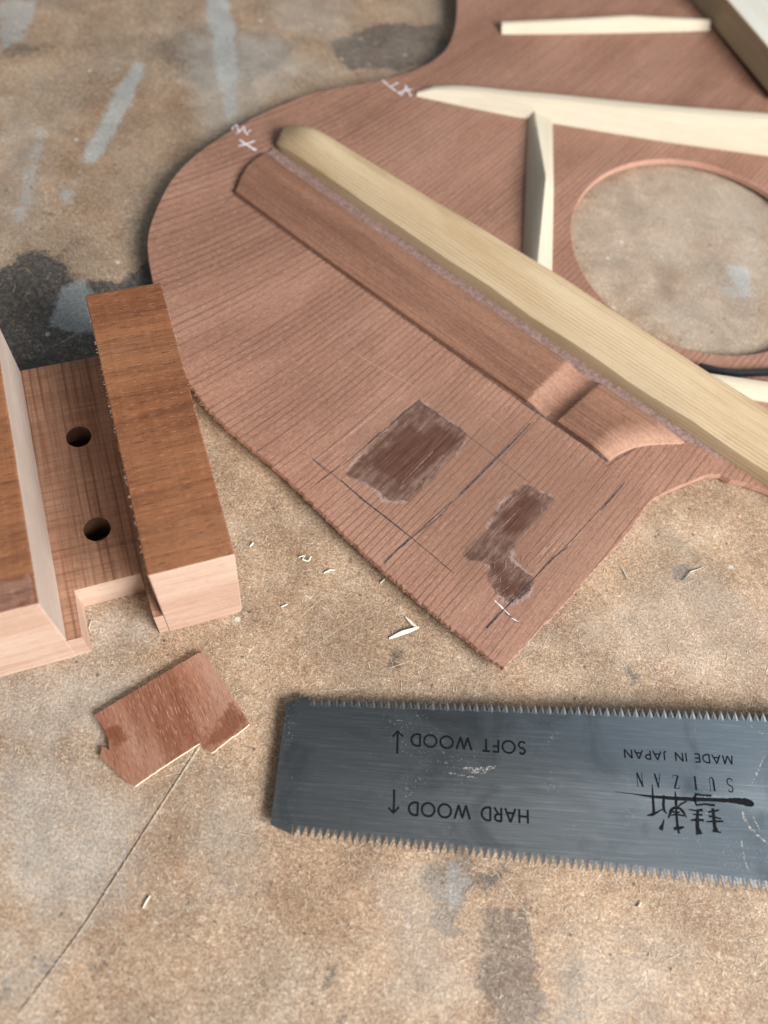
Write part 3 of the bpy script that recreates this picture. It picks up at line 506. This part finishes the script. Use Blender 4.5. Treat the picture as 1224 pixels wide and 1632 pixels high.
br3 = brace('upper_brace', (3.2, 365.3), (97.5, 402.5), [(0, 6), (1, 6)], [(0, 3.4), (0.3, 4.6), (0.6, 6.0), (1, 3.0)], [(0, .5), (1, .5)], spruce(22, 'b'))
br4 = brace('short_brace', (41.2, 226.0), (31.6, 319), [(0, 10.8), (1, 10)], [(0, 5.0), (0.5, 8.5), (0.92, 3.4), (1, 3.0)], [(0, .60), (0.52, .42), (1, .80)], spruce(96, 'c'), flat=0.05, side=0.5)
br4['label'] = 'short cream brace with a ridged top, peaked at its middle'
brace('side_brace', (99, 193.0), (190, 200), [(0, 8), (1, 9)], [(0, 4.5), (1, 6)], [(0, .5), (1, .5)], spruce(4, 'd'))

# ------------------------------------------------------------------ things lying on the soundboard
M_board_shade = wood_mat('birch_board_shade', (0.50, 0.40, 0.27), (0.37, 0.27, 0.16), (0.60, 0.51, 0.38), -58, ring=2.5, ring_amt=0.35, pore_amt=0.1, fleck=0.2, tilt=0.5)  # board sides: their shade is put into the darker colour
M_board_lit = wood_mat('birch_board_lit', (0.66, 0.64, 0.56), (0.55, 0.50, 0.42), (0.76, 0.75, 0.70), -58, ring=2.5, ring_amt=0.25, pore_amt=0.1, fleck=0.2)  # same board's top: light on it is put into the paler colour
def prism(name, base, z0, z1, mats, parent=None, bev=0.4, topmat=1):
    n = len(base); v = [(x, y, z0(x, y) if callable(z0) else z0) for x, y in base] + [(x, y, z1(x, y) if callable(z1) else z1) for x, y in base]
    f = [list(reversed(range(n))), [n + i for i in range(n)]] + [[i, (i + 1) % n, n + (i + 1) % n, n + i] for i in range(n)]
    mi = [0, min(topmat, len(mats) - 1)] + [0] * n
    o = mesh_obj(name, v, f, mats, parent, mi)
    if bev:
        bm = bmesh.new(); bm.from_mesh(o.data); bmesh.ops.recalc_face_normals(bm, faces=bm.faces)
        bmesh.ops.bevel(bm, geom=bm.edges[:], offset=bev * MM, segments=2, affect='EDGES', profile=0.5); bm.to_mesh(o.data); bm.free()
    return o
pb = prism('wooden_board', [(127.2, 360.0), (62, 464), (190, 545), (255, 440)], lambda x, y: zt(99, 405) + 0.6, lambda x, y: zt(99, 405) + 13.6, [M_board_shade, M_board_lit], bev=0.6)
tag(pb, 'thick pale wooden board lying on the braces of the mahogany board', 'board')
M_black = plain('black_plastic', (0.012, 0.012, 0.014), 0.25, 0.2, 0.5)
def tube(name, pts, rad, z, mat, parent=None, seg=8):
    P = resample(pts, 3.0, False); secs = []
    for i, p in enumerate(P):
        a = Vector(P[max(0, i - 1)]); b = Vector(P[min(len(P) - 1, i + 1)]); d = (b - a).normalized(); n_ = Vector((-d.y, d.x))
        secs.append([(p[0] + n_.x * rad * math.cos(t), p[1] + n_.y * rad * math.cos(t), z(*p) + rad + rad * math.sin(t)) for t in [2 * math.pi * k / seg for k in range(seg)]])
    return loft(name, secs, mat, parent, smooth=True)
tag(tube('black_cable', ROD, 1.4, zt, M_black), 'thin glossy black cord beside the soundhole rim', 'cord')

# ------------------------------------------------------------------ the neck block: U-shaped channel of mahogany
JO = Vector((-73.2, 54.4)); J1 = Vector((0.866, 0.5)); J2 = Vector((-0.5, 0.866)); JD2 = 120.0
def J(s_, t): p = JO + J1 * s_ + J2 * t; return (p.x, p.y)
M_jtop = wood_mat('mahogany_sawn_top', (0.270, 0.101, 0.042), (0.088, 0.029, 0.015), (0.42, 0.200, 0.098), 30, ring=7.0, ring_amt=0.5, pore_amt=0.62, fleck=0.5, saw=0.16, patch=0.35, stretch=0.02, stripe=0.15, cross=0.0, stripe_mm=4.6, pore_f=1.7, bump=0.9)
M_jfloor = wood_mat('mahogany_channel_floor', (0.40, 0.205, 0.122), (0.17, 0.075, 0.045), (0.52, 0.31, 0.205), 30, ring=2.8, ring_amt=0.45, pore_amt=0.45, fleck=0.25, saw=0.6, patch=0.3, stretch=0.04, stripe=0.30, cross=0.8, stripe_mm=2.4, wander=5.0)
M_jend = wood_mat('mahogany_fresh_end', (0.545, 0.375, 0.285), (0.38, 0.22, 0.15), (0.66, 0.52, 0.42), 30, ring=1.8, ring_amt=0.55, pore_amt=0.42, fleck=0.45, patch=0.45, tilt=1.0, stretch=0.03, pore_f=1.9)
M_jwall = wood_mat('mahogany_sawn_wall', (0.56, 0.46, 0.39), (0.40, 0.29, 0.225), (0.66, 0.58, 0.51), 120, ring=1.8, ring_amt=0.3, pore_amt=0.3, fleck=0.3, tilt=1.0)
block = thing('neck_block', 'U-shaped mahogany block with two tall cheeks and two drilled holes in its channel floor', 'wood block', (*J(12, 45), 0))
hl = lambda s0, t0, r: [J(s0 + r * math.cos(-2 * math.pi * k / 32) * (1 + .04 * nz(k * .7, s0)), t0 + r * math.sin(-2 * math.pi * k / 32)) for k in range(32)]
fo = resample([J(-0.4, 0.2), J(3.9, 0.15), J(4.1, 13.8), J(21.7, 14.0), J(22.6, 0.3), J(25.5, 0.3), J(25.5, 90), J(-0.4, 90)], 2.0)
M_hole = wood_mat('drilled_wall', (0.15, 0.075, 0.045), (0.07, 0.03, 0.02), (0.2, 0.11, 0.07), 30, ring=2.0)
fl = slab('channel_floor', fo, [hl(12.9, 62.0, 3.6), hl(12.9, 30.4, 3.7)], lambda x, y: 12.5 + 0.06 * nz(x * .4, y * .4), lambda x, y: 0.05, 2.0, [M_jfloor, M_jend, M_hole], block)
def cheek(name, s0, s1, round_r, flip):
    sec = []                                                         # cross-section in (s, z), rounded corners
    def corner(cx, cz, r, a0):
        for k in range(5): a = R(a0 + 90 * k / 4); sec.append((cx + r * math.cos(a), cz + r * math.sin(a)))
    rb = 2.4 if not flip else 0.5
    corner(s1 - rb, rb + 0.02, rb, -90); corner(s1 - 0.45, 39.55, 0.45, 0); corner(s0 + 0.3, 39.7, 0.3, 90); corner(s0 + 0.5, 0.52, 0.5, 180)
    m = len(sec); secs = []
    T_ = [0, 0.25, 0.6] + [0.6 + 88.6 * k / 22 for k in range(1, 23)] + [89.7, 90]
    for t in T_:
        ins = 0.35 if t in (0, 90) else (0.1 if t in (0.25, 89.7) else 0.0); q = []
        for s_, z in sec:
            s2 = min(max(s_, s0 + ins), s1 - ins); z2 = min(z, 40 - ins)
            wv = 0.10 * nz(t * .15, z * .2, s0)
            x, y = J(s2 + wv, t); q.append((x, y, z2))
        secs.append(q)
    mi = []
    for j in range(m):
        (a, za), (b, zb_) = sec[j], sec[(j + 1) % m]
        if min(za, zb_) > 39.2: mi.append(0)
        elif abs(a - b) < 0.05 or True: mi.append(1)
    mi = [0 if min(sec[j][1], sec[(j + 1) % m][1]) > 39.5 else 1 for j in range(m)]
    o = loft(name, secs, [M_jtop, M_jwall, M_jend], block, midx=mi)
    for p in o.data.polygons:
        c_ = p.center; d_ = (Vector((c_.x / MM, c_.y / MM)) - JO); t = d_.dot(J2)
        if t < 0.35 or t > 89.6: p.material_index = 2
    return o
ckr = cheek('cheek', 25.05, 46.2, 0.4, False)
ckl = cheek('cheek', -21.5, 0.0, 0.4, True)
M_torn = wood_mat('mahogany_torn', (0.30, 0.150, 0.10), (0.12, 0.05, 0.033), (0.46, 0.28, 0.21), 30, ring=1.0, ring_amt=0.6, pore_amt=0.6, fleck=0.5, bump=1.0)
v, f = [], []
for i in range(13):
    for j in range(7):
        s_ = -0.4 - 12.6 * i / 12; t = 0.3 + 8.0 * j / 6 + (1.6 * rng.uniform(-1, 1) if j == 6 else 0); x, y = J(s_, t)
        edge = i in (0, 12) or j in (0, 6)
        v.append((x, y, 39.95 if edge else 40.12 + 0.16 * nz(i * 1.9, j * 0.5, 4) + 0.07 * rng.uniform(-1, 1)))
for i in range(12):
    for j in range(6): a = i * 7 + j; f.append([a, a + 1, a + 8, a + 7])
mesh_obj('torn_chip', v, f, M_torn, block)

# ------------------------------------------------------------------ the notched offcut
def off_mat(*a, **k):
    k.pop('extra'); t, c, h, r, b = wood(*a, **k)
    d = t.ma('ADD', t.attr('sd_stain'), t.ma('MULTIPLY', t.ma('SUBTRACT', t.noise(t.p, 0.35, 4, 0.7), 0.5), 9.0))
    c = t.mix(t.ma('MULTIPLY', t.step(d, 1.0, -1.0), 0.75), c, (0.15, 0.043, 0.017))
    return t.done(c, r, t.bump(h, b, 0.12), spec=0.25)
M_off = off_mat('mahogany_offcut', (0.285, 0.118, 0.066), (0.135, 0.040, 0.018), (0.50, 0.31, 0.225), -52, ring=5, ring_amt=0.55, pore_amt=0.5, fleck=0.55, patch=0.5, stretch=0.03, pore_f=2.6, bump=0.9, extra=True)
M_offe = plain('offcut_edge', (0.78, 0.64, 0.50), 0.7, 0.12, 1.5)
M_offd = plain('offcut_edge_dark', (0.22, 0.10, 0.06), 0.8, 0.3, 1.5)
oc = [(x, y) for x, y in OFFCUT]
if sum(oc[i - 1][0] * oc[i][1] - oc[i][0] * oc[i - 1][1] for i in range(len(oc))) < 0: oc = oc[::-1]
qo = resample(oc, 1.1); qo = [(x + .10 * rng.uniform(-1, 1), y + .10 * rng.uniform(-1, 1)) for x, y in qo]
cx = sum(p[0] for p in qo) / len(qo); cy = sum(p[1] for p in qo) / len(qo)
def oz(x, y): return 0.25 + 0.020 * max(0, (-(x - cx) * 0.5 + (y - cy) * 0.86) + 9)
off = slab('wood_offcut', qo, [], lambda x, y: oz(x, y) + 1.35, oz, 1.3, [M_off, M_offe], attrs={'sd_stain': lambda V: np.min([sdf(V, p) for p in OFFSTAIN], axis=0)})
tag(off, 'small thin reddish brown wood offcut with a stepped notch, lying on the bench', 'offcut')

# ------------------------------------------------------------------ the double-edged pull saw
SL = 0.033
def bz(x, y): return 3.0 + (x + 14) * SL
def steel():
    t = NT('brushed_steel'); bd = 8.0
    br = t.noise(t.rot(t.p, bd, (0.03, 6.0, 1)), 1.0, 4, 0.7); br2 = t.noise(t.rot(t.p, bd, (0.08, 1.4, 1)), 1.0, 3, 0.6); sm_ = t.noise(t.p, 0.05, 4, 0.65, 0.8); dust = t.step(t.noise(t.p, 1.6, 4, 0.8), 0.57, 0.70)
    dirt = t.ma('MULTIPLY', dust, t.step(t.noise(t.p, 0.06, 4, 0.65, 0.6), 0.47, 0.68))
    c = t.mix(t.step(br, 0.3, 0.7), (0.170, 0.177, 0.178), (0.215, 0.224, 0.227))
    c = t.mix(t.ma('MULTIPLY', t.step(br2, 0.5, 0.75), 0.3), c, (0.36, 0.37, 0.38))
    c = t.mix(t.ma('MULTIPLY', t.step(sm_, 0.45, 0.68), 0.55), c, (0.095, 0.10, 0.105))
    c = t.mix(t.ma('MULTIPLY', dirt, 0.6), c, (0.72, 0.69, 0.64))
    ro = t.ma('ADD', 0.27, t.ma('MULTIPLY', br, 0.16))
    m = t.done(c, ro, t.bump(br, 0.10, 0.03), metal=1.0)
    t.set(t.b.inputs['Metallic'], t.ma('SUBTRACT', 1.0, t.ma('MULTIPLY', dirt, 0.6)))
    t.b.inputs['Anisotropic'].default_value = 0.35
    return m
M_steel = steel()
M_tooth = plain('ground_steel_glint', (0.42, 0.405, 0.385), 0.30, 0.25, 1.0, metal=1.0)  # ground bevels; the light they catch is painted in as brighter steel
M_ink = plain('black_print', (0.006, 0.007, 0.009), 0.7, 0.3, 1.0, spec=0.08)
saw = thing('pull_saw', 'steel double-edged pull saw blade with black lettering, lying on the bench', 'saw', (60, 50, 0))
def ext(p, q, x): k = (x - p[0]) / (q[0] - p[0]); return (x, p[1] + (q[1] - p[1]) * k)
XE = 158.0
tr0, tr1 = BLADE_TOP[0], ext(*BLADE_TOP, XE); br0, br1 = BLADE_BOT[0], ext(*BLADE_BOT, XE)
en = BLADE_END
ol = [en[1], en[2], en[3], en[4], br0, br1, (XE + 14, br1[1] + 14), (XE + 16, (br1[1] + tr1[1]) / 2 - 6), (XE + 60, (br1[1] + tr1[1]) / 2), (XE + 60, (br1[1] + tr1[1]) / 2 + 14), (XE + 16, (br1[1] + tr1[1]) / 2 + 14), (XE + 12, tr1[1] - 12), tr1, tr0, en[0]]
blade = slab('blade', resample(ol, 3.0), [], lambda x, y: bz(x, y), lambda x, y: bz(x, y) - 0.6, 4.0, [M_steel, M_tooth], saw)
def tooth_mesh(pitch, hgt, skew, set_):
    b = pitch * 0.5; th = 0.6
    v = [(-b, -0.2, 0.0), (b, -0.2, 0.0), (skew, hgt, set_), (skew * 0.2 + b * 0.15, -0.2, 0.02), (-b, -0.2, -th), (b, -0.2, -th), (skew, hgt, set_ - th * 0.6)]
    f = [[0, 3, 2], [3, 1, 2], [4, 6, 5], [0, 2, 6, 4], [1, 5, 6, 2], [0, 4, 5, 1, 3]]
    me = bpy.data.meshes.new('tooth'); me.from_pydata([(x * MM, y * MM, z * MM) for x, y, z in v], [], f)
    me.materials.append(M_steel); me.materials.append(M_tooth); me.polygons[1].material_index = 1; me.polygons[4].material_index = 1; me.polygons[3].material_index = 1
    return me
def teeth(a, b, at, n0, side, brightall):
    a, b = Vector(a), Vector(b); d = (b - a).normalized(); nn = Vector((-d.y, d.x)) * side
    hgt = (Vector(at[0]) - a).dot(nn); pitch = (Vector(ext(a, b, 120)) - a).length / n0
    ms = [tooth_mesh(pitch, hgt, 0.12 * pitch, s_ * 0.22) for s_ in (1, -1)]
    if brightall:
        for m in ms: m.polygons[0].material_index = 0
    L = (b - a).length; k = 0
    while (k + 0.5) * pitch < L:
        p = a + d * ((k + 0.5) * pitch); o = bpy.data.objects.new('tooth', ms[k % 2]); col.objects.link(o); o.parent = blade
        X = Vector((d.x, d.y, d.x * SL)).normalized(); Yv = Vector((nn.x, nn.y, nn.x * SL)).normalized(); Zv = X.cross(Yv)
        if Zv.z < 0: X = -X; Zv = X.cross(Yv)
        M = Matrix((X, Yv, Zv)).transposed().to_4x4(); M.translation = Vector((p.x * MM, p.y * MM, (bz(p.x, p.y) - 0.02) * MM))
        o.matrix_local = M; k += 1
teeth(br0, br1, BLADE_BOTTIP, 67, -1, False)
teeth(tr0, tr1, BLADE_TOPTIP, 64, 1, True)
# lettering as thin print on the blade
def arc(cx_, cy_, rx, ry, a0, a1, n=14): return [(cx_ + rx * math.cos(R(a0 + (a1 - a0) * k / n)), cy_ + ry * math.sin(R(a0 + (a1 - a0) * k / n))) for k in range(n + 1)]
FONT = {  # geometric sans capitals: width, strokes
 'H': (0.72, [[(.05, 0), (.05, 1)], [(.67, 0), (.67, 1)], [(.05, .52), (.67, .52)]]),
 'A': (0.80, [[(.02, 0), (.40, 1)], [(.40, 1), (.78, 0)], [(.15, .33), (.65, .33)]]),
 'R': (0.60, [[(.06, 0), (.06, 1)], [(.06, .96), (.28, .96)] + arc(.28, .72, .25, .24, 90, -90) + [(.06, .48)], [(.27, .47), (.57, 0)]]),
 'D': (0.74, [[(.06, 0), (.06, 1)], [(.06, .96), (.25, .96)] + arc(.25, .5, .44, .46, 90, -90) + [(.06, .04)]]),
 'W': (1.15, [[(.02, 1), (.31, 0)], [(.31, 0), (.575, .95)], [(.575, .95), (.84, 0)], [(.84, 0), (1.13, 1)]]),
 'O': (1.00, [arc(.5, .5, .46, .47, 90, 450, 30)]),
 'S': (0.58, [arc(.29, .73, .21, .23, 30, 200) + arc(.28, .27, .25, .25, 100, -150)[0:]]),
 'F': (0.50, [[(.06, 0), (.06, 1)], [(.06, .96), (.48, .96)], [(.06, .53), (.46, .53)]]),
 'T': (0.54, [[(.27, 0), (.27, 1)], [(.0, .96), (.54, .96)]]),
 'M': (0.98, [[(.04, 0), (.16, 1)], [(.16, 1), (.49, .05)], [(.49, .05), (.82, 1)], [(.82, 1), (.94, 0)]]),
 'E': (0.52, [[(.06, 0), (.06, 1)], [(.06, .96), (.50, .96)], [(.06, .52), (.48, .52)], [(.06, .04), (.50, .04)]]),
 'I': (0.14, [[(.07, 0), (.07, 1)]]),
 'N': (0.78, [[(.06, 0), (.06, 1)], [(.06, 1), (.72, 0)], [(.72, 0), (.72, 1)]]),
 'J': (0.34, [[(.27, 1), (.27, .22)] + arc(.12, .2, .15, .2, 0, -120, 8)]),
 'P': (0.56, [[(.06, 0), (.06, 1)], [(.06, .96), (.26, .96)] + arc(.26, .71, .25, .25, 90, -90) + [(.06, .46)]]),
}
def zoff(k): return lambda x, y: bz(x, y) + 0.02 + 0.004 * k
def text(name, s_, a, b, cap, stroke, gap, space):
    a, b = Vector(a), Vector(b); d = (b - a).normalized(); upv = Vector((-d.y, d.x))
    if False: upv = -upv
    tot = sum(space if ch == ' ' else FONT[ch][0] + gap for ch in s_) - gap
    sx = (b - a).length / tot; x = 0; v, f = [], []; k = 0
    for ch in s_:
        if ch == ' ': x += space; continue
        w_, st = FONT[ch]
        for ln in st:
            pts = [tuple(a + d * ((x + px_) * sx) + upv * (py_ * cap)) for px_, py_ in ln]
            ribbon_data(pts, [stroke] * len(pts), zoff(k % 4), v, f, 5.0); k += 1
        x += w_ + gap
    return mesh_obj(name, v, f, M_ink, saw)
text('lettering', 'HARD WOOD', *TXT_HARD, 3.45, 0.58, 0.20, 0.58)
text('lettering', 'SOFT WOOD', *TXT_SOFT, 3.35, 0.56, 0.20, 0.58)
text('lettering', 'MADE IN JAPAN', *TXT_MADE, 2.35, 0.42, 0.20, 0.55)
SER = {  # serif capitals: (points, start width, end width) per stroke, on a unit box
 'S': [(arc(.33, .74, .24, .24, 30, 200) + arc(.32, .26, .28, .26, 100, -150), .09, .09), ([(.53, .98), (.55, .78)], .05, .03), ([(.03, .26), (.05, .02)], .03, .05)],
 'U': [([(.16, 1), (.16, .3)] + arc(.36, .28, .20, .27, 180, 270, 8), .15, .08), (arc(.36, .28, .22, .27, 270, 360, 8) + [(.58, 1)], .06, .05), ([(.02, .985), (.30, .985)], .03, .03), ([(.46, .985), (.70, .985)], .03, .03)],
 'I': [([(.2, 0), (.2, 1)], .15, .15), ([(.05, .015), (.35, .015)], .03, .03), ([(.05, .985), (.35, .985)], .03, .03)],
 'Z': [([(.08, .97), (.58, .97)], .06, .06), ([(.56, .96), (.08, .04)], .13, .13), ([(.06, .03), (.60, .03)], .06, .06), ([(.60, .03), (.62, .24)], .05, .02), ([(.08, .97), (.05, .78)], .05, .02)],
 'A': [([(.08, 0), (.36, 1)], .05, .05), ([(.34, 1), (.64, 0)], .14, .14), ([(.18, .33), (.52, .33)], .04, .04), ([(0, .015), (.18, .015)], .03, .03), ([(.52, .015), (.76, .015)], .03, .03)],
 'N': [([(.1, 0), (.1, 1)], .05, .05), ([(.08, 1), (.62, 0)], .14, .14), ([(.62, 0), (.62, 1)], .05, .05), ([(0, .015), (.2, .015)], .03, .03), ([(.52, .985), (.72, .985)], .03, .03)],
}
def serif(s_, a, b, cap):
    a, b = Vector(a), Vector(b); d = (b - a).normalized(); upv = Vector((-d.y, d.x)); v, f = [], []; k = 0
    L = (b - a).length; cw = cap * 0.62
    for i, ch in enumerate(s_):
        x0 = (L - cw) * i / (len(s_) - 1)
        for ln, w0, w1 in SER[ch]:
            pts = [tuple(a + d * (x0 + px_ * cap * 0.72) + upv * (py_ * cap)) for px_, py_ in ln]
            ribbon_data(pts, list(np.linspace(w0, w1, len(pts)) * cap), zoff(k % 4), v, f, 5.0); k += 1
    return mesh_obj('lettering', v, f, M_ink, saw)
serif('SUIZAN', *TXT_SUI, 3.6)
for i, p in enumerate(ARROWS): ribbon('arrow_stroke', p, 0.58, zoff(i % 2), M_ink, saw, 5.0)
v, f = [], []
for i, (p, ws) in enumerate(BRUSH): ribbon_data(p, ws, zoff(i % 7), v, f, 0.35, 0.10)
mesh_obj('brush_emblem', v, f, M_ink, saw)
def smear_mat():
    t = NT('dried_smear'); a = t.step(t.noise(t.p, 1.6, 4, 0.75), 0.47, 0.60)
    m = t.done((0.56, 0.52, 0.47), 0.7); t.set(t.b.inputs['Alpha'], t.ma('MULTIPLY', a, 0.6)); return m
M_smear = smear_mat()
for i, (wd, p) in enumerate(SMEARS): ribbon('dried_smear', p, [wd * 0.5] + [wd] * (len(p) - 2) + [wd * 0.4], (lambda k: lambda x, y: bz(x, y) + 0.05 + .006 * k)(i), M_smear, saw, 0.6, 0.5)
# handle beyond the blade
M_rattan = plain('rattan_wrap', (0.42, 0.29, 0.15), 0.7, 0.3, 0.3)
ym = (br1[1] + tr1[1]) / 2 + 7; secs = []
for k in range(60):
    u = 200 + 3.2 * k; r_ = 8.6 + 1.6 * (k / 59) + 0.35 * abs(math.sin(k * 1.57)); secs.append([(u, ym + (u - 200) * 0.15 + r_ * math.cos(t), bz(u, 0) * 0 + 10.6 + r_ * math.sin(t)) for t in [2 * math.pi * i / 20 for i in range(20)]])
loft('handle', secs, M_rattan, saw, smooth=True)

# ------------------------------------------------------------------ slivers and sawdust
M_sl = plain('pale_sliver', (0.74, 0.70, 0.60), 0.7, 0.12, 1.0)
SLAB = ['longest pale wood sliver on the bench beside the board corner', 'short pale sliver touching the longest one', 'curled pale shaving on the bench near the sawn edge', 'short pale splinter between the curled shaving and the sawn board edge', 'pale crumb on the bench beside the right cheek of the neck block', 'white paint fleck on the bench beside the scored line', 'white fleck on the bench below the saw teeth', 'tiny pale crumb on the bench between the neck block and the longest sliver', 'tiny pale crumb beside the sawn edge of the board, near the longest sliver', 'thin pale splinter on the bench along the straight cut edge of the board', 'thin pale splinter beside the cut-away corner of the board', 'thin white splinter by the channel opening of the block']
for i, (wd, p) in enumerate(SLIVERS):
    P = resample(p, 0.6, False); secs = []; n = len(P)
    if n < 4: P = resample(p, 0.25, False); n = len(P)
    for k, (x, y) in enumerate(P):
        a = Vector(P[max(0, k - 1)]); b = Vector(P[min(n - 1, k + 1)]); d = (b - a).normalized(); nn = Vector((-d.y, d.x))
        e = wd * (0.25 + 0.75 * math.sin(math.pi * (k + 0.6) / (n + 0.2))) / 2; z = 0.22 + 0.5 * (k / n) * (1 if i < 3 else 0.4)
        secs.append([(x - nn.x * e, y - nn.y * e, z), (x + nn.x * e * .9, y + nn.y * e * .9, z + .05), (x + nn.x * e * .5, y + nn.y * e * .5, z + .35), (x - nn.x * e * .5, y - nn.y * e * .5, z + .3)])
    o = loft('wood_sliver', secs, M_sl)
    tag(o, SLAB[i], 'wood sliver', 'wood slivers on the bench')
def sawdust():
    t = NT('sawdust'); c = t.mix(t.step(t.noise(t.p, 0.9, 1), 0.40, 0.60), (0.46, 0.35, 0.24), (0.72, 0.64, 0.52)); m = t.done(c, 0.85)
    v, f = [], []
    for k in range(9000):
        y = -40 + 420 * rng.random() ** 1.5; x = rng.uniform(-75 - 0.42 * (y + 40), 130 + 0.1 * y)
        a = rng.uniform(0, math.pi); L = rng.choice((0.5, 0.7, 0.9, 1.3, 2.0, 3.2)) * rng.uniform(0.6, 1.2); w_ = rng.uniform(0.06, 0.14); cv = rng.uniform(-.5, .5)
        d = Vector((math.cos(a), math.sin(a))); d2 = Vector((math.cos(a + cv), math.sin(a + cv))); p0 = Vector((x, y)); b0 = len(v); z = rng.uniform(0.05, 0.14)
        for p, dd, z_ in ((p0 - d * L / 2, d, z), (p0, d, z + 0.10), (p0 + d2 * L / 2, d2, z)):
            nn = Vector((-dd.y, dd.x)) * w_ / 2; v += [(p.x - nn.x, p.y - nn.y, z_), (p.x + nn.x, p.y + nn.y, z_)]
        f += [[b0, b0 + 2, b0 + 3, b0 + 1], [b0 + 2, b0 + 4, b0 + 5, b0 + 3]]
    o = mesh_obj('sawdust', v, f, m); o['kind'] = 'stuff'; tag(o, 'fine pale wood fibres and sawdust scattered over the bench', 'sawdust')
sawdust()
def fuzz(name, spots, mat, parent):
    v, f = [], []
    for (x, y, z), (dx, dy), L in spots:
        d = Vector((dx, dy)).normalized(); a = rng.uniform(-.7, .7); d = Vector((d.x * math.cos(a) - d.y * math.sin(a), d.x * math.sin(a) + d.y * math.cos(a))); n_ = Vector((-d.y, d.x)) * rng.uniform(0.06, 0.12)
        b0 = len(v); up_ = rng.uniform(-0.15, 0.3) * L
        v += [(x - n_.x - d.x * .2, y - n_.y - d.y * .2, z), (x + n_.x - d.x * .2, y + n_.y - d.y * .2, z), (x + d.x * L * .6 + n_.x * .7, y + d.y * L * .6 + n_.y * .7, z + up_), (x + d.x * L * .6 - n_.x * .7, y + d.y * L * .6 - n_.y * .7, z + up_), (x + d.x * L, y + d.y * L, z + up_ * 0.6)]
        f += [[b0, b0 + 1, b0 + 2, b0 + 3], [b0 + 3, b0 + 2, b0 + 4]]
    o = mesh_obj(name, v, f, mat, parent); o['kind'] = 'stuff'; return o
M_fuzz = plain('wood_fuzz', (0.55, 0.40, 0.30), 0.9, 0.2, 1.0)
M_fuzz2 = plain('wood_fuzz_dark', (0.36, 0.19, 0.13), 0.9, 0.3, 1.0)
near = [p for p in resample(PLATE[:14], 0.5, False)]
fuzz('torn_fibres', [((x, y, zt(x, y) - rng.uniform(0.0, 2.2)), (-0.5, -0.87), rng.uniform(0.25, 0.9)) for x, y in near for _ in range(2) if rng.random() < 0.45], M_fuzz2, board)
fib = []
for P_ in (PATCHES[1], PATCHES[0], CORES[2]):
    q = np.array(P_); n_f = 60
    for k in range(n_f * 4):
        p = np.array([[rng.uniform(q[:, 0].min() - 2, q[:, 0].max() + 4), rng.uniform(q[:, 1].min() - 3, q[:, 1].max() + 2)]]); d_ = float(sdf(p, P_)[0])
        if abs(d_) < 2.2 and rng.random() < (0.3 if P_ is not PATCHES[0] else 0.12):
            x, y = p[0]; fib.append(((x, y, zt(x, y) + 0.06), (math.cos(R(GR)), math.sin(R(GR))), rng.uniform(0.6, 2.4)))
fuzz('lifted_fibres', fib, plain('lifted_fibre', (0.27, 0.165, 0.125), 0.8, 0.3, 1.0), board)
sp = []
for s0, dd in ((25.1, -1), (0.0, 1), (46.1, 1)):
    for k in range(85):
        t = rng.uniform(0.5, 89.5); x, y = J(s0, t); sp.append(((x, y, 39.85 - rng.random() * 0.2), (J1.x * dd, J1.y * dd), rng.uniform(0.15, 0.6)))
fuzz('sawn_fuzz', sp, M_fuzz, block)
